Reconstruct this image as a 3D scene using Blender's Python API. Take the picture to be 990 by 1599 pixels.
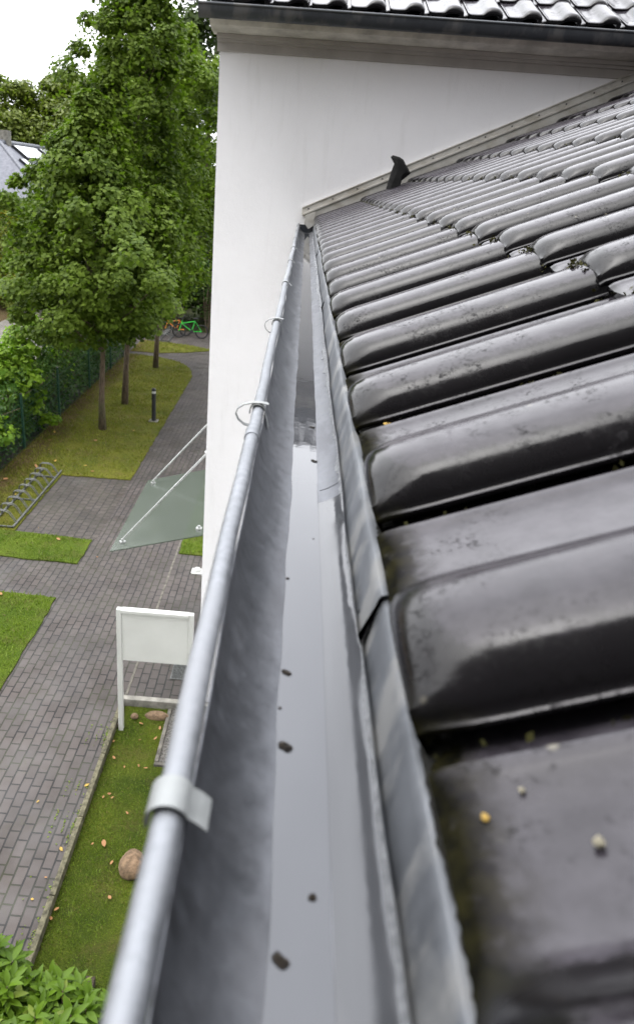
import bpy, math, random
import numpy as np
from mathutils import Vector, Matrix
rad = math.radians
# ------------------------------------------------------------------ camera, world, sun, exposure
sc = bpy.context.scene
for o in list(bpy.data.objects): bpy.data.objects.remove(o)
C = sc.collection
CAMZ = 6.5
pitch, yaw, roll = 0.41948968, -0.01786553, -0.07321653
cy_, sy_ = math.cos(yaw), math.sin(yaw); cp_, sp_ = math.cos(pitch), math.sin(pitch)
fw = Vector((sy_*cp_, cy_*cp_, -sp_)); rt = Vector((cy_, -sy_, 0)); dn = fw.cross(rt)
r2 = math.cos(roll)*rt + math.sin(roll)*dn; d2 = -math.sin(roll)*rt + math.cos(roll)*dn
cam = bpy.data.objects.new('camera', bpy.data.cameras.new('camera')); C.objects.link(cam)
m = Matrix.Identity(4)
for i in range(3):
    m[i][0] = r2[i]; m[i][1] = -d2[i]; m[i][2] = -fw[i]
m[2][3] = CAMZ
cam.matrix_world = m
cd = cam.data; cd.sensor_fit = 'VERTICAL'; cd.sensor_height = 24; cd.lens = 1150/1599*24
cd.shift_x = 75/1599; cd.clip_start = .02; cd.clip_end = 900
cd.dof.use_dof = True; cd.dof.focus_distance = 2.6; cd.dof.aperture_fstop = cd.lens/4.2
sc.camera = cam
w = bpy.data.worlds.new("World"); sc.world = w; w.use_nodes = True
nt = w.node_tree; N = nt.nodes; L = nt.links; N.clear()
SUN_EL, SUN_AZ = rad(72), rad(250)          # azimuth measured from +Y clockwise
sky = N.new('ShaderNodeTexSky'); sky.sky_type = 'NISHITA'; sky.sun_disc = False
sky.sun_elevation = SUN_EL; sky.sun_rotation = SUN_AZ; sky.air_density = 1.6; sky.dust_density = 6
hs = N.new('ShaderNodeHueSaturation'); hs.inputs['Saturation'].default_value = .14; hs.inputs['Value'].default_value = 4.2
tc = N.new('ShaderNodeTexCoord'); cn = N.new('ShaderNodeTexNoise'); cn.inputs['Scale'].default_value = 2.2; cn.inputs['Detail'].default_value = 5
mr = N.new('ShaderNodeMapRange'); mr.inputs['From Min'].default_value = .3; mr.inputs['From Max'].default_value = .7
mr.inputs['To Min'].default_value = .86; mr.inputs['To Max'].default_value = 1.12
mx = N.new('ShaderNodeMix'); mx.data_type = 'RGBA'; mx.blend_type = 'MULTIPLY'; mx.inputs[0].default_value = 1
bg = N.new('ShaderNodeBackground'); bg.inputs['Strength'].default_value = .13
wo = N.new('ShaderNodeOutputWorld')
sz_ = N.new('ShaderNodeSeparateXYZ'); L.new(tc.outputs['Generated'], sz_.inputs[0])
zg = N.new('ShaderNodeMapRange'); zg.inputs['From Min'].default_value = 0; zg.inputs['From Max'].default_value = 1; zg.inputs['To Min'].default_value = 1.0; zg.inputs['To Max'].default_value = 1.0
L.new(sz_.outputs[2], zg.inputs['Value']); zm = N.new('ShaderNodeMath'); zm.operation = 'MULTIPLY'
# the cloud cover is brighter ahead of the viewpoint than behind it
vd = N.new('ShaderNodeVectorMath'); vd.operation = 'DOT_PRODUCT'; vd.inputs[1].default_value = Vector((-.25, .75, .6)).normalized(); L.new(tc.outputs['Generated'], vd.inputs[0])
v1 = N.new('ShaderNodeMapRange'); v1.inputs['From Min'].default_value = -1; L.new(vd.outputs['Value'], v1.inputs['Value'])
v2 = N.new('ShaderNodeMath'); v2.operation = 'POWER'; v2.inputs[1].default_value = 2.; L.new(v1.outputs[0], v2.inputs[0])
v3 = N.new('ShaderNodeMath'); v3.operation = 'MULTIPLY_ADD'; v3.inputs[1].default_value = 1.25; v3.inputs[2].default_value = .30; L.new(v2.outputs[0], v3.inputs[0])
L.new(tc.outputs['Generated'], cn.inputs['Vector']); L.new(cn.outputs['Fac'], mr.inputs['Value'])
L.new(sky.outputs[0], hs.inputs['Color']); ov = N.new('ShaderNodeMix'); ov.data_type = 'RGBA'; ov.inputs[0].default_value = .82; ov.inputs[7].default_value = (9.6, 9.7, 10.1, 1)
L.new(hs.outputs[0], ov.inputs[6]); L.new(ov.outputs[2], mx.inputs[6]); L.new(mr.outputs[0], zm.inputs[0]); L.new(v3.outputs[0], zm.inputs[1]); L.new(zm.outputs[0], mx.inputs[7])
L.new(mx.outputs[2], bg.inputs['Color']); L.new(bg.outputs[0], wo.inputs[0])
sl = bpy.data.lights.new('sun', 'SUN'); sl.energy = .6; sl.angle = rad(80); sl.color = (1, .97, .93)
so = bpy.data.objects.new('sun', sl); C.objects.link(so)
sd = Vector((math.sin(SUN_AZ)*math.cos(SUN_EL), math.cos(SUN_AZ)*math.cos(SUN_EL), math.sin(SUN_EL)))
so.rotation_euler = sd.to_track_quat('Z', 'Y').to_euler(); so.location = (0, 0, 30)
vs = sc.view_settings; sc.display_settings.display_device = 'sRGB'
vs.view_transform = 'Standard'; vs.look = 'None'; vs.gamma = 1; vs.use_curve_mapping = False
vs.exposure = .80
random.seed(7); RNG = np.random.default_rng(7)

# ------------------------------------------------------------------ materials
def mat(name, base=(.5, .5, .5), rough=.6, metal=0., spec=.5):
    M = bpy.data.materials.new(name); M.use_nodes = True
    t = M.node_tree; b = t.nodes['Principled BSDF']
    b.inputs['Base Color'].default_value = (*base, 1); b.inputs['Roughness'].default_value = rough
    b.inputs['Metallic'].default_value = metal; b.inputs['Specular IOR Level'].default_value = spec
    return M, t, b
def nd(t, kind, **kw):
    n = t.nodes.new(kind)
    for k, v in kw.items():
        if k[0].isupper():
            n.inputs[k.replace('_', ' ')].default_value = v
        else: setattr(n, k, v)
    return n
def coords(t, scale=(1, 1, 1), rot=(0, 0, 0)):
    g = nd(t, 'ShaderNodeNewGeometry'); mp = nd(t, 'ShaderNodeMapping'); mp.inputs['Scale'].default_value = scale
    mp.inputs['Rotation'].default_value = rot
    t.links.new(g.outputs['Position'], mp.inputs['Vector']); return mp.outputs[0]
def noise(t, vec, scale, detail=4, rough=.6, lo=.35, hi=.65, a=0., b=1., dist=0.):
    n = nd(t, 'ShaderNodeTexNoise'); n.inputs['Scale'].default_value = scale; n.inputs['Detail'].default_value = detail
    n.inputs['Roughness'].default_value = rough; n.inputs['Distortion'].default_value = dist
    t.links.new(vec, n.inputs['Vector'])
    r = nd(t, 'ShaderNodeMapRange'); r.inputs['From Min'].default_value = lo; r.inputs['From Max'].default_value = hi
    r.inputs['To Min'].default_value = a; r.inputs['To Max'].default_value = b
    t.links.new(n.outputs['Fac'], r.inputs['Value']); return r.outputs[0]
def mixc(t, f, a, b, blend='MIX'):
    n = nd(t, 'ShaderNodeMix', data_type='RGBA', blend_type=blend)
    for i, v in ((0, f), (6, a), (7, b)):
        if isinstance(v, (int, float)): n.inputs[i].default_value = v
        elif isinstance(v, tuple): n.inputs[i].default_value = (*v, 1)
        else: t.links.new(v, n.inputs[i])
    return n.outputs[2]
def mth(t, op, a, b=0., clamp=False):
    n = nd(t, 'ShaderNodeMath', operation=op, use_clamp=clamp)
    for i, v in ((0, a), (1, b)):
        if isinstance(v, (int, float)): n.inputs[i].default_value = v
        else: t.links.new(v, n.inputs[i])
    return n.outputs[0]
def bump(t, b, h, strength=.3, dist=.01):
    n = nd(t, 'ShaderNodeBump'); n.inputs['Strength'].default_value = strength; n.inputs['Distance'].default_value = dist
    t.links.new(h, n.inputs['Height']); t.links.new(n.outputs[0], b.inputs['Normal'])
def sepxyz(t, v):
    s = nd(t, 'ShaderNodeSeparateXYZ'); t.links.new(v, s.inputs[0]); return s.outputs
def rng(t, v, a, b, c=0., d=1.):
    r = nd(t, 'ShaderNodeMapRange'); r.inputs['From Min'].default_value = a; r.inputs['From Max'].default_value = b
    r.inputs['To Min'].default_value = c; r.inputs['To Max'].default_value = d
    t.links.new(v, r.inputs['Value']); return r.outputs[0]

def simple(name, base, rough=.6, metal=0., var=.25, scale=8., bmp=.1, spec=.5, dist=.005):
    M, t, b = mat(name, base, rough, metal, spec); v = coords(t)
    f = noise(t, v, scale, 5)
    c = mixc(t, f, tuple(x*(1-var) for x in base), tuple(min(1, x*(1+var*.6)) for x in base)); t.links.new(c, b.inputs['Base Color'])
    r = noise(t, v, scale*2.3, 4, a=max(0, rough-.12), b=min(1, rough+.12)); t.links.new(r, b.inputs['Roughness'])
    bump(t, b, noise(t, v, scale*12, 3), bmp, dist); return M

def zinc(name, base, rough, metal, mottle=.3, streak=0., scale=40., stretch=(1, 1, 1), tint=(.42, .38, .32), bm=.12):
    M, t, b = mat(name, base, rough, metal); v = coords(t)
    f = noise(t, v, scale, 6, .65, .32, .68); f2 = noise(t, v, scale*.12, 4, .6, .3, .7)
    c = mixc(t, f, tuple(x*(1-mottle) for x in base), base)
    c = mixc(t, mth(t, 'MULTIPLY', f2, .5), c, tuple(x*(1-mottle*.7) for x in base))
    if streak:
        vv = coords(t, stretch); s = noise(t, vv, 6, 5, .6, .5, .62)
        c = mixc(t, mth(t, 'MULTIPLY', s, streak), c, tint)
        rs = mth(t, 'ADD', mth(t, 'MULTIPLY', s, .2), rough)
    else: rs = rough
    t.links.new(c, b.inputs['Base Color'])
    rr = mth(t, 'ADD', mth(t, 'MULTIPLY', f, .14), rs); t.links.new(rr, b.inputs['Roughness'])
    bump(t, b, noise(t, v, scale*.5, 4), bm, .0015); return M

def tile_mat(name):
    M, t, b = mat(name, (.02, .02, .023), .2); v = coords(t)
    b.inputs['IOR'].default_value = 1.5; b.inputs['Specular IOR Level'].default_value = .34
    s = sepxyz(t, v)
    blot = noise(t, v, 9, 6, .7, .5, .6); fine = noise(t, v, 85, 5, .7, .5, .62)
    ridge = noise(t, v, 4.0, 4, .6, .42, .6)
    grime = mth(t, 'MULTIPLY', mth(t, 'MULTIPLY', blot, fine), ridge)
    c = mixc(t, noise(t, v, 2.5, 3, a=0, b=1), (.006, .0055, .006), (.010, .009, .010))
    c = mixc(t, mth(t, 'MULTIPLY', grime, .35), c, (.05, .047, .05))
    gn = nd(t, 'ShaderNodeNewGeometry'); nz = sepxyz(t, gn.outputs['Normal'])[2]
    film_top_light = mth(t, 'MULTIPLY', rng(t, mth(t, 'ADD', nz, noise(t, v, 55, 6, .75, .3, .7, -.055, .055)), .77, .845), noise(t, v, 7, 5, .65, .3, .6, .6, 1.), True)  # dust film on upward faces only, so flank shade sits in the colour
    c = mixc(t, film_top_light, c, mixc(t, noise(t, v, 35, 5), (.036, .032, .039), (.058, .053, .062)))
    spk = mth(t, 'MULTIPLY', noise(t, v, 150, 4, .75, .50, .60), mth(t, 'MULTIPLY', noise(t, v, 20, 5, .7, .46, .58), noise(t, v, 5, 3, .6, .42, .58)))
    c = mixc(t, mth(t, 'MULTIPLY', spk, .8), c, (.008, .0075, .008))
    # limescale dots and crumbs lying on the pans
    vo = nd(t, 'ShaderNodeTexVoronoi', Scale=26.); t.links.new(v, vo.inputs['Vector'])
    dot = rng(t, vo.outputs['Distance'], .05, .12, 1, 0); dot = mth(t, 'MULTIPLY', dot, noise(t, v, 5, 2, lo=.58, hi=.6), True)
    c = mixc(t, mth(t, 'MULTIPLY', dot, .5), c, (.28, .26, .2))
    # mossy dirt that sits on the lowest edge by the gutter
    edge = mth(t, 'ADD', rng(t, s[0], .122, .156, 1, 0), noise(t, v, 60, 4, lo=.3, hi=.7, a=-.30, b=.18))
    edge = mth(t, 'MULTIPLY', rng(t, edge, .15, .85), rng(t, s[2], 6.175, 6.20, 1, 0), True)
    c = mixc(t, edge, c, mixc(t, noise(t, v, 50, 3), (.004, .004, .003), (.014, .013, .005)))
    t.links.new(c, b.inputs['Base Color'])
    t.links.new(mth(t, 'SUBTRACT', .34, mth(t, 'MAXIMUM', mth(t, 'MULTIPLY', edge, .33), mth(t, 'MULTIPLY', spk, .22))), b.inputs['Specular IOR Level'])
    r = mth(t, 'ADD', mth(t, 'MAXIMUM', mth(t, 'MULTIPLY', grime, .25), mth(t, 'MULTIPLY', spk, .25)), noise(t, v, 14, 4, a=.09, b=.22))
    r = mth(t, 'ADD', r, mth(t, 'MULTIPLY', edge, .5), True); t.links.new(r, b.inputs['Roughness'])
    h = mth(t, 'ADD', noise(t, v, 120, 3), mth(t, 'MULTIPLY', noise(t, v, 22, 3), 1.6)); bump(t, b, h, .10, .0004)
    return M

def leaf_mat(name, dark, light, dry=None, rough=.5, transl=.25, spec=.4):
    M = bpy.data.materials.new(name); M.use_nodes = True; t = M.node_tree; b = t.nodes['Principled BSDF']
    g = nd(t, 'ShaderNodeNewGeometry'); r = g.outputs['Random Per Island']
    c = mixc(t, r, dark, light)
    n = noise(t, coords(t), .7, 3, a=0, b=.6); c = mixc(t, n, c, tuple(x*1.25 for x in light))
    if dry:
        k = mth(t, 'GREATER_THAN', mth(t, 'FRACT', mth(t, 'MULTIPLY', r, 37.13)), dry[1]); c = mixc(t, k, c, dry[0])
    t.links.new(c, b.inputs['Base Color']); b.inputs['Roughness'].default_value = rough
    b.inputs['Specular IOR Level'].default_value = spec
    tr = nd(t, 'ShaderNodeBsdfTranslucent'); t.links.new(mixc(t, 1., c, (1., 1.25, .5), 'MULTIPLY'), tr.inputs[0])
    mxs = nd(t, 'ShaderNodeMixShader'); mxs.inputs[0].default_value = transl
    t.links.new(b.outputs[0], mxs.inputs[1]); t.links.new(tr.outputs[0], mxs.inputs[2])
    t.links.new(mxs.outputs[0], t.nodes['Material Output'].inputs[0]); return M

def paver_mat(name, W=.118, Ln=.2146, x0=0., swap=True, ca=(.054, .0445, .0405), cb=(.071, .0585, .0535)):
    M, t, b = mat(name, ca, .75); v = coords(t); s = sepxyz(t, v)
    cb_ = nd(t, 'ShaderNodeCombineXYZ')
    # slight waviness of hand-laid rows
    wv = noise(t, v, 1.3, 2, lo=0, hi=1, a=-.012, b=.012)
    t.links.new(mth(t, 'ADD', s[1], wv), cb_.inputs[0]); t.links.new(mth(t, 'ADD', mth(t, 'ADD', s[0], x0), wv), cb_.inputs[1])
    br = nd(t, 'ShaderNodeTexBrick'); br.offset = .5; br.inputs['Scale'].default_value = 1
    br.inputs['Brick Width'].default_value = Ln; br.inputs['Row Height'].default_value = W
    br.inputs['Mortar Size'].default_value = .0105; br.inputs['Mortar Smooth'].default_value = .25; br.inputs['Bias'].default_value = 0
    br.inputs['Color1'].default_value = (*ca, 1); br.inputs['Color2'].default_value = (*cb, 1); br.inputs['Mortar'].default_value = (.006, .0055, .005, 1)
    t.links.new(cb_.outputs[0], br.inputs['Vector'])
    patch = noise(t, v, .9, 4, a=.72, b=1.15); gr = noise(t, v, 160, 3, a=.8, b=1.18)
    cc = nd(t, 'ShaderNodeCombineXYZ')
    k = mth(t, 'MULTIPLY', patch, gr)
    for i in range(3): t.links.new(k, cc.inputs[i])
    c = mixc(t, 1., br.outputs['Color'], cc.outputs[0], 'MULTIPLY')
    moss = mth(t, 'MULTIPLY', noise(t, v, 1.1, 5, .7, .52, .66), noise(t, v, 22, 4, .7, .5, .62))
    jm = mth(t, 'MULTIPLY', br.outputs['Fac'], noise(t, v, 1.7, 4, .6, .45, .6)); 
    c = mixc(t, mth(t, 'MULTIPLY', moss, .4), c, (.05, .052, .018)); c = mixc(t, mth(t, 'MULTIPLY', jm, .55), c, (.035, .038, .012))
    t.links.new(c, b.inputs['Base Color'])
    t.links.new(noise(t, v, 1.6, 4, a=.42, b=.8), b.inputs['Roughness'])
    h = mth(t, 'ADD', mth(t, 'MULTIPLY', br.outputs['Fac'], -1.), mth(t, 'MULTIPLY', gr, .15)); bump(t, b, h, .6, .006)
    return M

def lawn_mat(name, a, bcol, dirt=(.10, .075, .04), dirt_lo=.6):
    M, t, b = mat(name, a, .9, 0, .2); v = coords(t)
    c = mixc(t, noise(t, v, 1.1, 5, .65), a, bcol)
    c = mixc(t, noise(t, v, 60, 4, .7, a=0, b=.75), c, tuple(x*.45 for x in a))
    c = mixc(t, mth(t, 'MULTIPLY', noise(t, v, .55, 5, .6, dirt_lo, dirt_lo+.12), .7), c, dirt)
    sx = sepxyz(t, v)[0]
    f = mth(t, 'ADD', rng(t, sx, -6.35, -5.6, 1, 0), noise(t, v, 2.5, 4, a=-.35, b=.3), True)
    c = mixc(t, mth(t, 'MULTIPLY', f, .85), c, mixc(t, noise(t, v, 30, 4), (.05, .035, .02), (.16, .095, .045)))
    t.links.new(c, b.inputs['Base Color']); bump(t, b, noise(t, v, 90, 4), .8, .02); return M

def plaster(name):
    M, t, b = mat(name, (.82, .815, .83), .9); v = coords(t)
    c = mixc(t, noise(t, v, .8, 5), (.87, .865, .88), (.91, .905, .92))
    vz = coords(t, (3., 3., .35)); st = noise(t, vz, 3, 5, .6, .55, .75, 0, .18)
    c = mixc(t, st, c, (.55, .54, .52)); s = sepxyz(t, v)
    low = mth(t, 'MULTIPLY', rng(t, s[2], 5.6, 6.3, 0, .35), noise(t, v, 4, 4)); low = mth(t, 'MULTIPLY', low, rng(t, s[0], .25, .0, 0, 1))
    t.links.new(c, b.inputs['Base Color']); bump(t, b, mth(t, 'ADD', noise(t, v, 110, 4), mth(t, 'MULTIPLY', noise(t, v, 16, 3), 1.2)), .32, .004); return M

def glass_mat():
    M = bpy.data.materials.new('canopy_glass'); M.use_nodes = True; t = M.node_tree; b = t.nodes['Principled BSDF']
    b.inputs['Base Color'].default_value = (.55, .62, .57, 1); b.inputs['Roughness'].default_value = .10
    b.inputs['Metallic'].default_value = 0; b.inputs['IOR'].default_value = 1.9; b.inputs['Transmission Weight'].default_value = 0.
    b.inputs['Base Color'].default_value = (.115, .13, .115, 1)
    v = coords(t); t.links.new(noise(t, v, 1.2, 2, a=.12, b=.2), b.inputs['Roughness'])
    tr = nd(t, 'ShaderNodeBsdfTransparent'); tr.inputs[0].default_value = (.72, .82, .70, 1)
    mxs = nd(t, 'ShaderNodeMixShader'); mxs.inputs[0].default_value = .34
    t.links.new(b.outputs[0], mxs.inputs[1]); t.links.new(tr.outputs[0], mxs.inputs[2]); t.links.new(mxs.outputs[0], t.nodes['Material Output'].inputs[0])
    return M

def bark_mat():
    M, t, b = mat('bark', (.13, .09, .06), .9); v = coords(t, (1, 1, .25))
    c = mixc(t, noise(t, v, 22, 5), (.07, .05, .035), (.20, .145, .10)); c = mixc(t, noise(t, coords(t), 3, 4, lo=.5, hi=.65, a=0, b=.5), c, (.10, .11, .05))
    t.links.new(c, b.inputs['Base Color']); bump(t, b, noise(t, v, 40, 4), .7, .02); return M

MT = {}
MT['tile'] = tile_mat('glazed_tile')
MT['zinc'] = zinc('zinc_inside', (.20, .208, .228), .34, .85, .42, .25, 30, (2, .6, 2), (.16, .16, .17), .2)
t = MT['zinc'].node_tree; b = t.nodes['Principled BSDF']; v = coords(t, (1, 1, .10)); s_ = sepxyz(t, coords(t))
sk = mth(t, 'MULTIPLY', noise(t, v, 42, 4, .7, .48, .60), rng(t, mth(t, 'ADD', s_[2], noise(t, coords(t), 30, 3, a=-.02, b=.02)), 6.07, 6.13), True)
old = b.inputs['Base Color'].links[0].from_socket; t.links.new(mixc(t, mth(t, 'MULTIPLY', sk, .75), old, (.055, .055, .06)), b.inputs['Base Color'])
MT['bead'] = zinc('zinc_bead', (.30, .315, .34), .44, .75, .42, .5, 75, (1, .35, 1), (.36, .37, .39), .1)
MT['clip'] = zinc('zinc_clip', (.34, .355, .355), .5, .5, .25, .3, 55)
MT['drip'] = zinc('zinc_drip_sheet', (.22, .232, .25), .42, .75, .3, .55, 22, (3, 2.2, .9), (.34, .335, .32), .1)
MT['darkzinc'] = zinc('weathered_dark_zinc', (.08, .087, .097), .40, .6, .25, .4, 12, (1, 1, .2), (.24, .23, .22))
MT['flash'] = zinc('flashing_metal', (.62, .60, .55), .45, .3, .2, .5, 14, (.6, 1, 1), (.33, .30, .24))
MT['plaster'] = plaster('white_render')
MT['fascia'] = simple('fascia_board', (.62, .59, .54), .7, 0, .28, 5, .1)
MT['cornice'] = simple('cornice_paint', (.42, .395, .37), .65, 0, .12, 4, .05)
MT['paver'] = paver_mat('grey_pavers', x0=.012)
MT['paver2'] = paver_mat('pale_road_pavers', ca=(.17, .155, .135), cb=(.21, .19, .17))
MT['paver3'] = paver_mat('mossy_bay_pavers', W=.165, Ln=.17, ca=(.045, .037, .031), cb=(.062, .051, .044))
MT['concrete'] = simple('kerb_concrete', (.26, .25, .22), .9, 0, .4, 7, .3)
MT['kerbdark'] = simple('weathered_kerb', (.13, .12, .10), .9, 0, .5, 9, .4)
MT['mosskerb'] = simple('mossy_kerb', (.13, .12, .075), .95, 0, .6, 18, .6)
MT['lawn'] = lawn_mat('lawn', (.10, .125, .010), (.21, .205, .022))
MT['lawn2'] = lawn_mat('fresh_lawn', (.08, .135, .008), (.15, .21, .016), dirt_lo=.72)
MT['moss'] = lawn_mat('mossy_bed', (.045, .075, .005), (.14, .17, .014), (.045, .035, .02), .6)
MT['soil'] = simple('soil', (.06, .045, .03), .95, 0, .4, 6, .6, dist=.02)
MT['field'] = lawn_mat('rough_grass', (.05, .08, .015), (.09, .12, .02))
MT['gravel'] = simple('gravel', (.34, .32, .29), .9, 0, .7, 45, 1, dist=.02)
MT['white'] = simple('white_paint', (.62, .63, .60), .45, 0, .05, 2, .03)
MT['panel'] = simple('sign_back', (.66, .67, .64), .4, 0, .05, 2, .02)
MT['steel'] = simple('galvanised_steel', (.55, .56, .55), .32, .85, .2, 20, .05)
MT['rack'] = simple('dull_galvanised_steel', (.17, .175, .17), .5, .7, .3, 20, .05)
MT['black'] = simple('dark_grey_metal', (.035, .036, .04), .45, .2, .2, 12, .1)
MT['lens'] = simple('frosted_lens', (.6, .6, .58), .3, 0, .1, 5, .02)
MT['greenpost'] = simple('green_coated_wire', (.02, .07, .045), .5, 0, .2, 10, .1)
MT['greenframe'] = simple('green_bike_paint', (.04, .50, .06), .3, 0, .1, 10, .02)
MT['orange'] = simple('orange_bike_paint', (.65, .22, .03), .35, 0, .1, 10, .02)
MT['rubber'] = simple('rubber', (.02, .02, .02), .8, 0, .2, 10, .1)
MT['rust'] = simple('rusty_drain', (.13, .07, .045), .8, .1, .3, 20, .3)
MT['rock'] = simple('tan_rock', (.30, .20, .12), .85, 0, .45, 22, .8, dist=.01)
MT['roofgrey'] = simple('grey_roof_tiles', (.13, .14, .17), .5, 0, .2, 3, .1)
MT['pane'] = simple('skylight_glass', (.75, .78, .82), .12, .6, .03, 1, .0)
MT['bark'] = bark_mat()
MT['glass'] = glass_mat()
MT['hood'] = simple('weathered_black_plastic', (.008, .008, .008), .7, 0, .3, 14, .4, spec=.25)
MT['crumb'] = simple('rotten_leaf', (.035, .026, .017), .45, 0, .7, 300, .6)
MT['cream'] = simple('cream_crumb', (.36, .33, .24), .9, 0, .4, 300, .5)
MT['yellow'] = simple('yellow_leaf', (.42, .27, .05), .7, 0, .3, 90, .3)
MT['leafbrown'] = leaf_mat('fallen_leaf', (.20, .075, .03), (.32, .17, .07), rough=.7, transl=.1)
MT['maple'] = leaf_mat('maple_leaf', (.034, .068, .007), (.135, .195, .022), rough=.6, transl=.35, spec=.22)
MT['maple2'] = leaf_mat('light_maple_leaf', (.055, .10, .009), (.19, .265, .028), rough=.6, transl=.4, spec=.22)
MT['olive'] = leaf_mat('olive_tree_leaf', (.07, .11, .012), (.17, .21, .026), rough=.5, transl=.3)
MT['dark'] = leaf_mat('dark_tree_leaf', (.018, .036, .008), (.05, .078, .016), rough=.6, transl=.2, spec=.2)
MT['mid'] = leaf_mat('mid_tree_leaf', (.035, .068, .009), (.10, .15, .02), rough=.6, transl=.35, spec=.2)
MT['hedge'] = leaf_mat('hedge_leaf', (.02, .06, .010), (.06, .12, .018), rough=.5, transl=.15, spec=.25)
MT['bush'] = leaf_mat('bright_bush_leaf', (.07, .15, .012), (.22, .34, .03), rough=.55, transl=.35, spec=.2)
MT['laurel'] = leaf_mat('laurel_leaf', (.012, .040, .003), (.085, .15, .010), ((.14, .19, .025), .97), rough=.42, transl=.25, spec=.2)
MT['red'] = leaf_mat('red_leaf', (.25, .03, .04), (.42, .07, .08), transl=.3)
MT['autumn'] = leaf_mat('yellow_green_leaf', (.16, .22, .02), (.40, .32, .03), transl=.35)
MT['blade'] = leaf_mat('grass_blade', (.065, .12, .008), (.16, .22, .022), ((.2, .17, .06), .93), rough=.6, transl=.3)
MT['blade2'] = leaf_mat('dry_grass_blade', (.09, .115, .010), (.20, .20, .025), ((.22, .17, .07), .85), rough=.6, transl=.3)
MT['mossclump'] = leaf_mat('moss_clump', (.008, .009, .003), (.05, .048, .008), rough=.9, transl=0)

# water film: mirror-like rainwater on zinc
M, t, b = mat('rainwater', (.10, .104, .114), .03, .36); v = coords(t, (1, 1, 1))
h = mth(t, 'ADD', noise(t, v, 30, 2, .5, 0, 1), mth(t, 'MULTIPLY', noise(t, v, 7, 2, .5, 0, 1), 2.)); bump(t, b, h, .05, .0018); MT['water'] = M
M, t, b = mat('wet_zinc_film', (.078, .081, .088), .05, .28); v = coords(t); bump(t, b, noise(t, v, 40, 3), .05, .001); t.links.new(noise(t, v, 12, 4, a=.03, b=.16), b.inputs['Roughness']); MT['wetzinc'] = M

# ------------------------------------------------------------------ mesh helpers
class MB:
    def __init__(s): s.v = []; s.f = []; s.n = 0
    def add(s, vs_, fs):
        s.v.extend([tuple(map(float, p)) for p in vs_]); s.f.extend([tuple(i+s.n for i in f) for f in fs]); s.n += len(vs_); return s
    def box(s, x0, x1, y0, y1, z0, z1):
        p = [(x, y, z) for z in (z0, z1) for y in (y0, y1) for x in (x0, x1)]
        return s.add(p, [(0, 2, 3, 1), (4, 5, 7, 6), (0, 1, 5, 4), (2, 6, 7, 3), (0, 4, 6, 2), (1, 3, 7, 5)])
    def prism(s, poly, z0, z1):
        n = len(poly); p = [(x, y, z0) for x, y in poly]+[(x, y, z1) for x, y in poly]
        return s.add(p, [tuple(reversed(range(n))), tuple(range(n, 2*n))]+[(i, (i+1) % n, n+(i+1) % n, n+i) for i in range(n)])
    def extrude(s, prof, axis, a, b, closed=True):     # prof: 2D points; axis 'Y': (x,z)  'X': (y,z)
        n = len(prof); q = lambda p, c: (p[0], c, p[1]) if axis == 'Y' else (c, p[0], p[1])
        P = [q(p, a) for p in prof]+[q(p, b) for p in prof]
        F = [(i, (i+1) % n, n+(i+1) % n, n+i) for i in range(n if closed else n-1)]
        if closed: F += [tuple(reversed(range(n))), tuple(range(n, 2*n))]
        return s.add(P, F)
    def tube(s, pts, r, n=8, cap=True):
        pts = [Vector(p) for p in pts]; rs = r if isinstance(r, (list, tuple)) else [r]*len(pts)
        P = []; up = None
        for i, p in enumerate(pts):
            d = (pts[min(i+1, len(pts)-1)]-pts[max(i-1, 0)]).normalized()
            if up is None:
                up = d.orthogonal().normalized()
            up = (up-d*up.dot(d)).normalized(); sd_ = d.cross(up)
            for k in range(n):
                a = 2*math.pi*k/n; P.append(p+rs[i]*(math.cos(a)*up+math.sin(a)*sd_))
        F = []
        for i in range(len(pts)-1):
            for k in range(n): F.append((i*n+k, i*n+(k+1) % n, (i+1)*n+(k+1) % n, (i+1)*n+k))
        if cap: F += [tuple(reversed(range(n))), tuple(range((len(pts)-1)*n, len(pts)*n))]
        return s.add(P, F)
    def ball(s, c, r, nz=(1, 1, 1), seg=10, ring=7, jit=0., seed=0):
        rg = random.Random(seed); P = []; F = []
        for i in range(ring+1):
            ph = math.pi*i/ring
            for k in range(seg):
                a = 2*math.pi*k/seg; j = 1+rg.uniform(-jit, jit)
                P.append((c[0]+r*nz[0]*j*math.sin(ph)*math.cos(a), c[1]+r*nz[1]*j*math.sin(ph)*math.sin(a), c[2]+r*nz[2]*j*math.cos(ph)))
        for i in range(ring):
            for k in range(seg): F.append((i*seg+k, (i+1)*seg+k, (i+1)*seg+(k+1) % seg, i*seg+(k+1) % seg))
        return s.add(P, F)
    def build(s, name, mt, parent=None, smooth=False, bevel=0., loc=None, **tags):
        me = bpy.data.meshes.new(name); me.from_pydata(s.v, [], s.f); me.update()
        return link(name, me, mt, parent, smooth, bevel, loc, **tags)
def link(name, me, mt, parent=None, smooth=False, bevel=0., loc=None, **tags):
    me.materials.append(mt if not isinstance(mt, str) else MT[mt])
    if smooth: me.polygons.foreach_set('use_smooth', [True]*len(me.polygons))
    o = bpy.data.objects.new(name, me); C.objects.link(o)
    if parent: o.parent = parent
    if loc: o.location = loc
    if bevel:
        bv = o.modifiers.new('bevel', 'BEVEL'); bv.width = bevel; bv.segments = 2; bv.limit_method = 'ANGLE'
    if smooth:
        if smooth == 'edge':
            es = o.modifiers.new('split', 'EDGE_SPLIT'); es.split_angle = rad(38)
    for k, v in tags.items(): o[k] = v
    return o
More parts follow.
